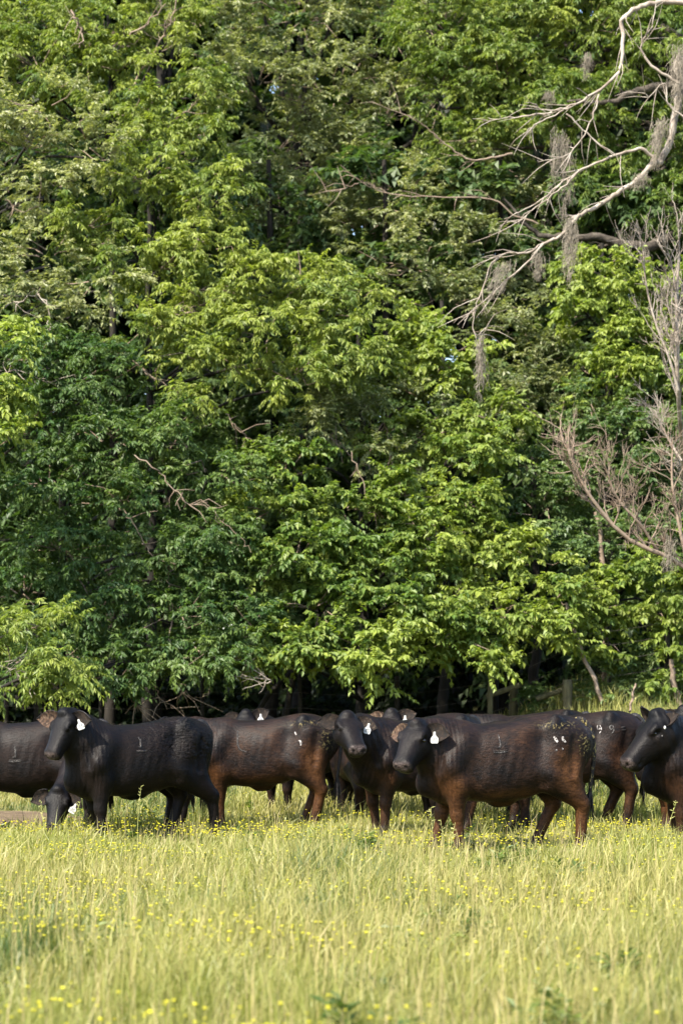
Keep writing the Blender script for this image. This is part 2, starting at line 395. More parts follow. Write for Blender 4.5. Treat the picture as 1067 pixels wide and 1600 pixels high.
tree('ash_tree', 'deep green ash with shaded drooping boughs at the lower left', 'tree', 'ash', vtrunk(90, 35.5, 520), [
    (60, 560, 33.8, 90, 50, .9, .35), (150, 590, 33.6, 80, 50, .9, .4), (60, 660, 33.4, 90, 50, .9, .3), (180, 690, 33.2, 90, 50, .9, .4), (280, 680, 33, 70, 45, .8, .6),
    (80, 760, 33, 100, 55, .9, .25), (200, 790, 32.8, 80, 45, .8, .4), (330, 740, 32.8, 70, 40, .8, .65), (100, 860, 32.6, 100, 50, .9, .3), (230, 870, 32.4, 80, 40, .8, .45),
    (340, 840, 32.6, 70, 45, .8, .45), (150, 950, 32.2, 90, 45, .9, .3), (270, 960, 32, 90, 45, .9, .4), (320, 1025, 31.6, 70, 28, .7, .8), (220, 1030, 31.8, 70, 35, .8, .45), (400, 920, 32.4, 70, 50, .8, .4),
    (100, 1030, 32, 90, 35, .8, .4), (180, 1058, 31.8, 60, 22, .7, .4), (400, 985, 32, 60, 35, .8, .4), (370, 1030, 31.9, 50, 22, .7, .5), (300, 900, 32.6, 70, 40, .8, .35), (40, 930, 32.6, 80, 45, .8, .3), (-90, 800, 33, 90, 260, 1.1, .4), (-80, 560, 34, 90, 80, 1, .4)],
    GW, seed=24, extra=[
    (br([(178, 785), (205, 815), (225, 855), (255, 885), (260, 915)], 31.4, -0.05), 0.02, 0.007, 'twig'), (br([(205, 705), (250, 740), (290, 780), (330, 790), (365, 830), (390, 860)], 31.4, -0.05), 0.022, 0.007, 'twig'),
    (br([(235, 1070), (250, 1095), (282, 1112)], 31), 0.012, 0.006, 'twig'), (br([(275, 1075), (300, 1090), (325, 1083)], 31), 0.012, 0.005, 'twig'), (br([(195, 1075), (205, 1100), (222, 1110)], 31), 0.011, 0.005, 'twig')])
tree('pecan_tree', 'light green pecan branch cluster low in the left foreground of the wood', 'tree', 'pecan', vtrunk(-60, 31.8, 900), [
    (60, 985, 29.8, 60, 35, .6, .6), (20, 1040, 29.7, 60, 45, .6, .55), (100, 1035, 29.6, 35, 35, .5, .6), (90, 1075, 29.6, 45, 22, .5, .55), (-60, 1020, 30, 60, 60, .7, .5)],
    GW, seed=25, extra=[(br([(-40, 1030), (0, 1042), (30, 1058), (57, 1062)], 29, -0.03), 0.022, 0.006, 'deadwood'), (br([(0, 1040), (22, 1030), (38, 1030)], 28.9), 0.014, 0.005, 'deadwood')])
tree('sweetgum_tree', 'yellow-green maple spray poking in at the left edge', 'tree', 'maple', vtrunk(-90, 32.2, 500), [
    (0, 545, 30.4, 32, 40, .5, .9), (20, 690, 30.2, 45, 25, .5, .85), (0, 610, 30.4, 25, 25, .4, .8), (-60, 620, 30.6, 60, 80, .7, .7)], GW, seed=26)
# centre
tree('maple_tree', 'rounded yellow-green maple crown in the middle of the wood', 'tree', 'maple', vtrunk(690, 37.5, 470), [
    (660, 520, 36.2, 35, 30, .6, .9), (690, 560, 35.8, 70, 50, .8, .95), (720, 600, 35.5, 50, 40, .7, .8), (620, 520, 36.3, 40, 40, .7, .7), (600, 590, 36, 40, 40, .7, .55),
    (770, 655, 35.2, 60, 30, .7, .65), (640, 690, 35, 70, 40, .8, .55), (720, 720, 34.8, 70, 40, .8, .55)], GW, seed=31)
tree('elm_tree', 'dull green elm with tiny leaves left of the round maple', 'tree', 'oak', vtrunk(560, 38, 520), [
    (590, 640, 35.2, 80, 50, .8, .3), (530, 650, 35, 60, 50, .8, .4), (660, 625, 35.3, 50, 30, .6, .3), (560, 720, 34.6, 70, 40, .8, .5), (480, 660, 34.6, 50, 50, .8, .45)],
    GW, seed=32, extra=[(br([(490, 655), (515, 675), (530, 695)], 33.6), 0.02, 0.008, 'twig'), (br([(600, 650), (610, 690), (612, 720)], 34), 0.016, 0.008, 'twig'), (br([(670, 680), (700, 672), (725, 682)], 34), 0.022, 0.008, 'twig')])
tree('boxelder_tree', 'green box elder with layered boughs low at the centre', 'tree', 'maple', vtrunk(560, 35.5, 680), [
    (450, 730, 33.6, 70, 50, .8, .4), (430, 800, 33.2, 70, 40, .8, .5), (540, 800, 33.4, 80, 45, .8, .35), (640, 780, 33.8, 70, 45, .8, .55), (470, 870, 32.8, 80, 45, .8, .35),
    (580, 870, 33, 80, 45, .8, .35), (680, 850, 33.4, 60, 45, .8, .6), (500, 950, 32.4, 80, 40, .8, .35), (600, 940, 32.6, 60, 40, .8, .35), (440, 1010, 32, 60, 30, .7, .55),
    (560, 1015, 32, 80, 30, .7, .65), (640, 985, 32.2, 40, 30, .6, .7), (500, 1030, 31.9, 50, 20, .6, .6), (610, 1040, 31.8, 35, 16, .5, .7), (670, 1015, 32.2, 45, 25, .6, .5), (700, 960, 32.8, 60, 40, .7, .45), (520, 880, 33, 70, 45, .8, .35), (400, 1040, 31.8, 40, 18, .6, .5)], GW, seed=33,
    extra=[(br([(550, 700), (575, 770), (590, 800)], 32.8), 0.02, 0.008, 'twig')])
tree('maple_tree', 'bright layered maple low to the right of centre', 'tree', 'maple', vtrunk(765, 35.2, 760), [
    (730, 790, 34.2, 40, 50, .6, .8), (770, 860, 33.8, 50, 40, .7, .75), (830, 880, 33.6, 50, 45, .7, .95), (700, 930, 33.3, 50, 35, .7, .7), (780, 960, 33, 70, 35, .7, .85),
    (850, 985, 32.9, 50, 35, .7, .8), (740, 1000, 32.8, 50, 25, .6, .6), (750, 1032, 32.3, 32, 14, .5, .95), (690, 990, 32.8, 40, 30, .6, .8), (870, 940, 33.2, 50, 35, .7, .7), (660, 900, 33.4, 50, 40, .7, .5)], GW, seed=34,
    extra=[(br([(690, 945), (712, 935), (735, 932)], 32.4), 0.02, 0.01, 'twig')])
tree('holly_tree', 'dense small-leaved bluish green tree left of the bare twigs', 'tree', 'green', vtrunk(830, 37, 700), [
    (830, 740, 35.6, 60, 45, .8, .6), (880, 710, 35.8, 45, 40, .7, .55), (840, 800, 35.2, 60, 45, .8, .5), (880, 790, 35.2, 45, 50, .7, .45), (870, 870, 34.6, 50, 35, .7, .5), (910, 880, 34.6, 40, 30, .7, .6)], GW, 'leaf_gloss', seed=35)
# right
tree('maple_tree', 'slender yellow-green maple under the big dark limb at right', 'tree', 'maple', vtrunk(940, 38.5, 380), [
    (920, 420, 37.4, 40, 45, .7, .9), (960, 440, 37.2, 45, 40, .7, .95), (900, 490, 37, 40, 40, .7, .7), (980, 530, 36.8, 45, 40, .7, .85), (1000, 590, 36.4, 45, 45, .7, .85), (940, 590, 36.6, 50, 45, .7, .7),
    (1060, 480, 37.4, 60, 80, .8, .4), (1090, 620, 36.6, 60, 70, .8, .5)], GW, seed=41)
tree('gum_tree', 'mid-green tree behind the bare bush at the right', 'tree', 'green', vtrunk(942, 37, 500), [
    (930, 650, 36, 50, 50, .7, .5), (990, 680, 35.8, 60, 50, .8, .6), (1040, 720, 35.6, 60, 50, .8, .6), (960, 760, 35.6, 70, 50, .8, .5), (1050, 800, 35.4, 60, 50, .8, .55),
    (940, 850, 35, 50, 40, .7, .4), (1000, 860, 35, 60, 40, .7, .5), (1100, 740, 35.6, 60, 120, .9, .5)], GW, seed=42)
tree('maple_tree', 'leafy green maple low at the right edge above the bank', 'tree', 'maple', vtrunk(1050, 36, 850), [
    (1010, 900, 34, 60, 35, .7, .6), (960, 930, 33.9, 50, 30, .6, .55), (1050, 930, 33.8, 50, 40, .7, .6), (1000, 960, 33.8, 60, 25, .6, .6), (920, 960, 33.6, 40, 30, .6, .6), (940, 1000, 33.6, 40, 30, .6, .45),
    (1100, 900, 34, 60, 80, .8, .5), (1060, 1010, 33.8, 35, 35, .6, .6)], GW, seed=43)

# the deep wood behind: dark standing trees that close the view
deep = [(-160, 47), (40, 48), (250, 47), (450, 48), (650, 47.5), (850, 48), (1050, 47), (1240, 48)]
side_words = ['beyond the left edge', 'behind the left oak', 'behind the upper left pecan', 'behind the tall centre oak', 'behind the pale oak', 'left of the mossy limbs', 'behind the mossy limbs', 'beyond the right edge']
for k, (x, Y) in enumerate(deep):
    lb = []
    for yy in (-120, 60, 260, 460, 660, 840, 980):
        lb.append((x + rng.uniform(-60, 60), yy + rng.uniform(-30, 30), Y + rng.uniform(-1.2, 1), 150, 120, 1.4, rng.uniform(.2, .6), 0.17))
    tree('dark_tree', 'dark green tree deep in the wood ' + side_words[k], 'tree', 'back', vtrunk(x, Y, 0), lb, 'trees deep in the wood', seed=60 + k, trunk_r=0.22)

for k, x in enumerate([-120, 60, 240, 420, 600, 780, 960, 1140]):  # inner trees added to block the sun and darken the gap under the crowns
    lb = [(x + rng.uniform(-50, 50), yy + rng.uniform(-30, 30), 39.6 + (0.8 if yy < 500 else 0) + rng.uniform(-.5, .5), 120, 75, 1.0, rng.uniform(.1, .6), 0.42) for yy in (330, 450, 570, 690, 800, 900, 990)]
    tree('shade_tree', 'tree added for shade just inside the wood ' + ['beyond the left edge', 'behind the olive oak boughs', 'behind the sloping bright pecan', 'behind the lower boughs left of centre', 'behind the round maple', 'behind the bluish green tree', 'behind the bare brushwood', 'beyond the right edge'][k], 'tree', 'back', vtrunk(x, 40, 250), lb, 'trees just inside the wood', seed=160 + k, trunk_r=0.13)

# the far wood behind them: nobody could count these leaves
def leaf_object(name, Vs, Cs, mat, parent=None, inv=0, sp=''):
    V = np.concatenate(Vs); c = np.concatenate(Cs)
    tri = leaf_tris(V, sp); n_leaves[0] += len(tri)
    return mesh_from(name, V + inv, tri, mat, parent, False, c)
LEAF['far'] = (0.95, 0.60, 0.5, 8, 0.25); PAL['far'] = PAL['under']  # far leaves share the colours darkened for shade
r = np.random.default_rng(90); Vs, Cs = [], []
for ix in range(13):
    for iz in range(11):
        C = np.array((-15 + ix * 2.5 + r.uniform(-.6, .6), 53 + r.uniform(-1, 2), 0.6 + iz * 2.1 + r.uniform(-.5, .5)))
        v, c, _ = lobe_leaves(C, (1.9, 1.2, 1.5), 'far', r, 0.15, 0.4); Vs.append(v); Cs.append(c)
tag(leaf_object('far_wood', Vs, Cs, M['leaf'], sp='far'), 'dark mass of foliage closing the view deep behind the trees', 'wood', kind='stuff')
r = np.random.default_rng(91); Vs, Cs = [], []
for k in range(60):
    x = r.uniform(-9, 9); y = r.uniform(39.5, 46)
    C = np.array((x, y, float(gz(x, y)) + r.uniform(0.2, 1.3)))
    v, c, _ = lobe_leaves(C, (0.9, 0.6, 0.6), 'under', r, 0.28, 0.3); Vs.append(v); Cs.append(c)
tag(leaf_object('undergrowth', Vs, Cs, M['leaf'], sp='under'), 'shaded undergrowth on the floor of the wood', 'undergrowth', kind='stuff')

# ------------------------------------------------------------------ cattle
def coat_mat():
    m, N, L, b = new_mat('cattle_coat')
    tc = N.new('ShaderNodeTexCoord')
    def attr(n):
        a = N.new('ShaderNodeAttribute'); a.attribute_name = n; return a.outputs['Fac']
    def mapped(s):
        mp = N.new('ShaderNodeMapping'); mp.inputs['Scale'].default_value = s; L.new(tc.outputs['Object'], mp.inputs[0]); return mp.outputs[0]
    def noise(vec, sc, det=4, rough=0.55):
        n = N.new('ShaderNodeTexNoise'); n.inputs['Scale'].default_value = sc; n.inputs['Detail'].default_value = det
        n.inputs['Roughness'].default_value = rough; L.new(vec, n.inputs['Vector']); return n.outputs['Fac']
    def math_(op, a, b_, clamp=False):
        n = N.new('ShaderNodeMath'); n.operation = op; n.use_clamp = clamp
        for k, v in enumerate((a, b_)):
            if isinstance(v, (int, float)): n.inputs[k].default_value = v
            else: L.new(v, n.inputs[k])
        return n.outputs[0]
    def mix(f, c1, c2):
        n = N.new('ShaderNodeMixRGB')
        if isinstance(f, (int, float)): n.inputs[0].default_value = f
        else: L.new(f, n.inputs[0])
        for k, v in ((1, c1), (2, c2)):
            if isinstance(v, tuple): n.inputs[k].default_value = (*v, 1)
            else: L.new(v, n.inputs[k])
        return n.outputs[0]
    def ramp(v, lo, hi):
        n = N.new('ShaderNodeMapRange'); n.inputs[1].default_value = lo; n.inputs[2].default_value = hi
        n.interpolation_type = 'SMOOTHSTEP'
        L.new(v, n.inputs[0]); return n.outputs[0]
    big = noise(mapped((1, 1, 1)), 3.2, 5, 0.6)
    hair = noise(mapped((9, 60, 26)), 1.6, 4, 0.65)
    hair2 = noise(mapped((30, 90, 20)), 2.0, 3)
    hv = attr('hair_tone')
    blk = mix(ramp(big, .35, .7), (0.0014, 0.0013, 0.0016), (0.0044, 0.0033, 0.0031))
    dkb = mix(ramp(hair, .3, .7), (0.0048, 0.0028, 0.0022), (0.0190, 0.0098, 0.0064))
    warm = math_('MULTIPLY', attr('warm'), ramp(big, .25, .65), True)
    base = mix(warm, blk, dkb)
    brn = mix(ramp(hair, .3, .7), (0.022, 0.0090, 0.0036), (0.062, 0.0265, 0.0092))
    bf = math_('ADD', attr('brown'), math_('MULTIPLY', math_('SUBTRACT', big, 0.5), 1.25), False)
    bf = math_('MULTIPLY', ramp(bf, .05, 1.15), ramp(attr('brown'), 0.02, 0.2), True)
    base = mix(bf, base, brn)
    skin = mix(ramp(noise(mapped((1, 1, 1)), 60, 2), .35, .65), (0.016, 0.012, 0.011), (0.055, 0.042, 0.038))
    base = mix(attr('skin'), base, skin)
    base = mix(attr('recess_dark'), base, (0.006, 0.005, 0.005))
    fl = noise(mapped((1, 1, 1)), 34, 3, 0.7)
    flm = math_('MULTIPLY', ramp(fl, .54, .62), attr('fleck'), True)
    base = mix(flm, base, (0.20, 0.16, 0.065))
    tm = N.new('ShaderNodeMixRGB'); tm.blend_type = 'MULTIPLY'; tm.inputs[0].default_value = 1.0
    cmb = N.new('ShaderNodeCombineXYZ')
    tone = math_('ADD', 1.0, hv)
    for q_ in range(3): L.new(tone, cmb.inputs[q_])
    L.new(base, tm.inputs[1]); L.new(cmb.outputs[0], tm.inputs[2])
    L.new(tm.outputs[0], b.inputs['Base Color'])
    rg = math_('ADD', 0.32, math_('MULTIPLY', hair, 0.34)); rg = math_('ADD', rg, math_('MULTIPLY', attr('skin'), -0.12))
    L.new(rg, b.inputs['Roughness'])
    b.inputs['Specular IOR Level'].default_value = 0.115
    b.inputs['Sheen Weight'].default_value = 0.0; b.inputs['Sheen Roughness'].default_value = 0.4
    b.inputs['Sheen Tint'].default_value = (0.9, 0.85, 0.9, 1)
    # relief: hair streaks, neck wrinkles, curls
    wv = N.new('ShaderNodeTexWave'); wv.wave_type = 'BANDS'; wv.bands_direction = 'X'; wv.inputs['Scale'].default_value = 7.0
    wv.inputs['Distortion'].default_value = 6.0; wv.inputs['Detail'].default_value = 3; wv.inputs['Detail Scale'].default_value = 0.8
    L.new(mapped((1, .6, .35)), wv.inputs['Vector'])
    curl = N.new('ShaderNodeTexVoronoi'); curl.feature = 'SMOOTH_F1'; curl.inputs['Scale'].default_value = 17
    dist = N.new('ShaderNodeVectorMath'); dist.operation = 'ADD'
    nz = N.new('ShaderNodeTexNoise'); nz.inputs['Scale'].default_value = 14; L.new(tc.outputs['Object'], nz.inputs['Vector'])
    sc_ = N.new('ShaderNodeVectorMath'); sc_.operation = 'SCALE'; sc_.inputs[3].default_value = 0.12
    L.new(nz.outputs['Color'], sc_.inputs[0]); L.new(tc.outputs['Object'], dist.inputs[0]); L.new(sc_.outputs[0], dist.inputs[1]); L.new(dist.outputs[0], curl.inputs['Vector'])
    h = math_('ADD', math_('MULTIPLY', hair, 0.42), math_('MULTIPLY', hair2, 0.38))
    h = math_('ADD', h, math_('MULTIPLY', big, 0.5))
    h = math_('ADD', h, math_('MULTIPLY', math_('MULTIPLY', wv.outputs['Fac'], attr('wrinkle')), 0.32))
    h = math_('ADD', h, math_('MULTIPLY', math_('MULTIPLY', curl.outputs['Distance'], attr('curl')), 2.6))
    bp = N.new('ShaderNodeBump'); bp.inputs['Strength'].default_value = 0.85; bp.inputs['Distance'].default_value = 0.012
    L.new(h, bp.inputs['Height']); L.new(bp.outputs[0], b.inputs['Normal'])
    return m
M['coat'] = coat_mat()
def plain(name, colr, rough, spec=0.5):
    m, N, L, b = new_mat(name); b.inputs['Base Color'].default_value = (*colr, 1); b.inputs['Roughness'].default_value = rough
    b.inputs['Specular IOR Level'].default_value = spec; return m
M['eye'] = plain('wet_eye', (0.006, 0.004, 0.003), 0.06, 0.6)
M['tag'] = noise_mat('white_plastic_tag', [(0.3, (0.40, 0.40, 0.385)), (0.7, (0.47, 0.47, 0.45))], 30, 0.4, 0)
M['ink'] = plain('faded_ink', (0.09, 0.09, 0.09), 0.8, 0.2)
M['white_hair'] = noise_mat('white_brand_hair', [(0.42, (0.012, 0.009, 0.008)), (0.52, (0.24, 0.22, 0.21)), (0.7, (0.36, 0.34, 0.33))], 75, 0.7, 0.3)
M['grey_hair'] = noise_mat('greyed_brand_hair', [(0.42, (0.010, 0.008, 0.008)), (0.6, (0.10, 0.095, 0.09))], 75, 0.7, 0.3)
M['scar'] = noise_mat('bald_brand_scar', [(0.35, (0.0036, 0.0030, 0.0030)), (0.65, (0.0180, 0.0144, 0.0120))], 40, 0.3, 0.4)
M['scar_pale'] = noise_mat('pale_brand_scar_and_highlight', [(0.35, (0.0126, 0.0101, 0.0088)), (0.65, (0.0428, 0.0353, 0.0302))], 50, 0.5, 0.4)  # pale scar skin, also the colour of painted highlights on brands
M['ear_in'] = noise_mat('ear_hair', [(0.38, (0.0022, 0.0014, 0.0009)), (0.56, (0.0105, 0.0054, 0.0027)), (0.72, (0.0450, 0.0315, 0.0210))], 22, 0.8, 0.4, (1, 4, 1))
M['ear_tan'] = noise_mat('tan_ear_hair', [(0.38, (0.0140, 0.0084, 0.0056)), (0.55, (0.0630, 0.0350, 0.0210)), (0.7, (0.1400, 0.1050, 0.0735))], 22, 0.8, 0.4, (1, 4, 1))
M['ear_out'] = noise_mat('ear_back', [(0.35, (0.0048, 0.0042, 0.0048)), (0.7, (0.0144, 0.0108, 0.0096))], 30, 0.45, 0.3)
M['tail'] = noise_mat('tail_hair', [(0.35, (0.0042, 0.0042, 0.0049)), (0.7, (0.0154, 0.0126, 0.0119))], 40, 0.45, 0.6, (1, 1, .3))
M['tail_dirty'] = noise_mat('tail_hair_with_hay', [(0.4, (0.0048, 0.0042, 0.0048)), (0.56, (0.0180, 0.0132, 0.0090)), (0.64, (0.2160, 0.1680, 0.0600))], 45, 0.6, 0.6, (1, 1, .6))

TX = np.array([-.88, -.84, -.76, -.62, -.45, -.25, 0, .25, .42, .56, .68, .78, .83])
TT = np.array([1.12, 1.24, 1.345, 1.388, 1.400, 1.372, 1.330, 1.312, 1.318, 1.300, 1.23, 1.10, .98])
TB = np.array([1.00, .90, .80, .73, .66, .575, .53, .525, .55, .575, .60, .68, .82])
TW = np.array([.05, .15, .215, .262, .285, .335, .365, .345, .300, .270, .23, .16, .07])
HX = np.array([-.03, 0, .05, .11, .17, .24, .32, .39, .44, .475, .495])
HT = np.array([.015, .05, .072, .076, .070, .055, .038, .026, .022, .008, -.02])
HB = np.array([-.07, -.14, -.20, -.225, -.218, -.195, -.168, -.152, -.148, -.13, -.09])
HW = np.array([.065, .108, .130, .140, .134, .112, .097, .090, .095, .088, .06])

def table(X, Yv, n=260, s=5):
    x = np.linspace(X[0], X[-1], n); y = np.interp(x, X, Yv)
    k = np.exp(-0.5 * (np.arange(-3 * s, 3 * s + 1) / s) ** 2); k /= k.sum()
    yp = np.pad(y, 3 * s, mode='edge'); return x, np.convolve(yp, k, 'valid')

TWS = 0.92
class Field:
    def __init__(s, lo, hi, h):
        s.lo = np.array(lo, float); s.h = h
        s.n = np.ceil((np.array(hi) - s.lo) / h).astype(int) + 1
        s.F = np.full(s.n, 1.0, np.float32)
        s.ax = [s.lo[k] + h * np.arange(s.n[k]) for k in range(3)]
    def box(s, lo, hi):
        a = np.clip(np.floor((np.array(lo) - s.lo) / s.h).astype(int), 0, s.n - 1)
        b = np.clip(np.ceil((np.array(hi) - s.lo) / s.h).astype(int) + 1, 1, s.n)
        sl = tuple(slice(a[k], b[k]) for k in range(3))
        X, Y, Z = np.meshgrid(*[s.ax[k][sl[k]].astype(np.float32) for k in range(3)], indexing='ij')
        return sl, X, Y, Z
    def blend(s, sl, d, k, sub=False):
        A = s.F[sl]
        if sub:
            d = -d; hh = np.clip(0.5 - 0.5 * (d - A) / k * -1 - 0.0, 0, 1) if False else np.clip(0.5 - 0.5 * (A - d) / k, 0, 1)
            s.F[sl] = A * (1 - hh) + d * hh + k * hh * (1 - hh)
        else:
            hh = np.clip(0.5 + 0.5 * (A - d) / k, 0, 1)
            s.F[sl] = A * (1 - hh) + d * hh - k * hh * (1 - hh)
    def cap(s, a, b, ra, rb, k=0.05, ax=None, sc=1.0, sub=False):
        a = np.array(a, float); b = np.array(b, float); R = max(ra, rb) + k + 0.02
        sl, X, Y, Z = s.box(np.minimum(a, b) - R, np.maximum(a, b) + R)
        if X.size == 0: return
        px_, py_, pz_ = X - a[0], Y - a[1], Z - a[2]; d = b - a; L2 = max(d @ d, 1e-9)
        t = np.clip((px_ * d[0] + py_ * d[1] + pz_ * d[2]) / L2, 0, 1)
        qx, qy, qz = px_ - t * d[0], py_ - t * d[1], pz_ - t * d[2]
        if ax is not None:
            g = (1 / sc - 1) * (qx * ax[0] + qy * ax[1] + qz * ax[2])
            qx, qy, qz = qx + g * ax[0], qy + g * ax[1], qz + g * ax[2]
        D = np.sqrt(qx * qx + qy * qy + qz * qz) - (ra + (rb - ra) * t)
        s.blend(sl, D, k, sub)
    def loft(s, O, U, Vv, Wv, X_, T_, B_, H_, n, k, pear=0.0, pad=0.1, S=1.0):
        tx, tt = table(X_, T_); _, tb = table(X_, B_); _, tw = table(X_, H_)
        cs = np.array([O + U * x * S + Vv * y * S + Wv * z * S for x in (X_[0], X_[-1]) for y in (-H_.max(), H_.max()) for z in (B_.min(), T_.max())])
        sl, X, Y, Z = s.box(cs.min(0) - pad, cs.max(0) + pad)
        px_, py_, pz_ = (X - O[0]) / S, (Y - O[1]) / S, (Z - O[2]) / S
        u = px_ * U[0] + py_ * U[1] + pz_ * U[2]; v = px_ * Vv[0] + py_ * Vv[1] + pz_ * Vv[2]; w = px_ * Wv[0] + py_ * Wv[1] + pz_ * Wv[2]
        uc = np.clip(u, tx[0], tx[-1])
        top = np.interp(uc, tx, tt); bot = np.interp(uc, tx, tb); wd_ = np.interp(uc, tx, tw)
        zc = (top + bot) / 2; hh = (top - bot) / 2; rel = np.clip((w - zc) / hh, -1.3, 1.3)
        wd_ = wd_ * (1 - pear * rel)
        q = (np.abs(v / wd_) ** n + np.abs(rel) ** n) ** (1 / n)
        d = (q - 1) * np.minimum(wd_, hh) * 0.92
        ex = np.abs(u - uc); d = np.where(ex > 0, np.sqrt(np.maximum(d, 0) ** 2 + ex ** 2) + np.minimum(d, 0) * (ex < 0.01), d)
        s.blend(sl, (d * S).astype(np.float32), k)
    def mesh(s):
        Fm = s.F; neg = Fm < 0
        cnt = np.zeros(np.array(Fm.shape) - 1, np.int8)
        sh = [(i, j, k) for i in (0, 1) for j in (0, 1) for k in (0, 1)]
        nx, ny, nz = cnt.shape
        for i, j, k in sh: cnt += neg[i:i + nx, j:j + ny, k:k + nz]
        I, J, K = np.nonzero((cnt > 0) & (cnt < 8))
        idx = np.full(cnt.shape, -1, np.int32); idx[I, J, K] = np.arange(len(I))
        pos = np.zeros((len(I), 3)); num = np.zeros(len(I))
        for c in sh:
            for axn in range(3):
                if c[axn]: continue
                d = list(c); d[axn] = 1
                fa = Fm[I + c[0], J + c[1], K + c[2]]; fb = Fm[I + d[0], J + d[1], K + d[2]]
                cr = (fa < 0) != (fb < 0); t = np.where(cr, fa / np.where(cr, fa - fb, 1), 0)
                p = np.tile(np.array(c, float), (len(I), 1)); p[:, axn] += t
                pos += p * cr[:, None]; num += cr
        V = s.lo + s.h * (np.stack([I, J, K], -1) + pos / num[:, None])
        fs = []
        for axn in range(3):
            a1, a2 = (axn + 1) % 3, (axn + 2) % 3
            sA = [slice(None)] * 3; sB = [slice(None)] * 3
            sA[axn] = slice(0, -1); sB[axn] = slice(1, None)
            for a_ in (a1, a2): sA[a_] = slice(1, -1); sB[a_] = slice(1, -1)
            nA, nB = neg[tuple(sA)], neg[tuple(sB)]
            E = np.stack(np.nonzero(nA != nB), -1); fl = nA[tuple(E.T)]
            E[:, a1] += 1; E[:, a2] += 1
            def cell(o1, o2):
                e = E.copy(); e[:, a1] -= o1; e[:, a2] -= o2; return idx[tuple(e.T)]
            q = np.stack([cell(1, 1), cell(0, 1), cell(0, 0), cell(1, 0)], -1)
            q[~fl] = q[~fl][:, ::-1]; fs.append(q)
        return V, np.concatenate(fs)

def rot_z(v, a):
    c, s_ = math.cos(a), math.sin(a); v = np.asarray(v, float)
    return np.array((v[0] * c - v[1] * s_, v[0] * s_ + v[1] * c, v[2]))

def stroke_ribbon(bvh, pts2, wdt, side, lift=0.004):
    """strokes drawn on the flank: (x,z) path in the animal's own frame, laid on its skin"""
    path = spline([(x, 0, z) for x, z in pts2], max(5, 4 * len(pts2)))
    T = unit(np.gradient(path, axis=0)); Nn = np.stack([-T[:, 2], 0 * T[:, 0], T[:, 0]], -1)
    V = []
    n = len(path)
    for k in range(n):
        w = wdt * (0.55 + 0.45 * math.sin(math.pi * min(1, (k + 0.6) / n))) / 2
        for s in (-1, 0, 1):
            p = path[k] + Nn[k] * w * s
            hit = bvh.ray_cast(Vector((p[0], side * 1.5, p[2])), Vector((0, -side, 0)))
            if hit[0] is None: return None
            V.append(np.array(hit[0]) + np.array(hit[1]) * lift * (1.0 if s else 1.8))
    f = []
    for k in range(n - 1):
        for s in range(2):
            a0 = k * 3 + s; f.append((a0, a0 + 1, a0 + 4, a0 + 3))
    return np.array(V), np.array(f)

EAR_CACHE = {}
def ear_geo(L=0.235, W=0.14):
    """cupped pointed ear pointing along +x, hollow side facing -y"""
    n, m = 11, 9; V = []
    for a_ in range(n):
        t = a_ / (n - 1)
        w = W * 0.5 * (0.38 + 0.95 * math.sin(math.pi * min(1, 0.16 + t * 0.84)) ** 0.8) * (1 - t ** 5) + 0.002
        for b_ in range(m):
            s = b_ / (m - 1) * 2 - 1
            cup = 0.050 * (1 - t * 0.55) * (1 - s * s) * (0.5 + 0.5 * math.sin(math.pi * min(1, t + .25)))
            V.append((t * L, cup + 0.02 * t * t, s * w))
    f = [(i * m + j, i * m + j + 1, (i + 1) * m + j + 1, (i + 1) * m + j) for i in range(n - 1) for j in range(m - 1)]
    return np.array(V), np.array(f)

TAG_OUT = [(-.010, 0), (.010, 0), (.013, -.035), (.020, -.045), (.036, -.062), (.039, -.075), (.039, -.105), (.030, -.118), (-.030, -.118), (-.039, -.105), (-.039, -.075), (-.036, -.062), (-.020, -.045), (-.013, -.035)]

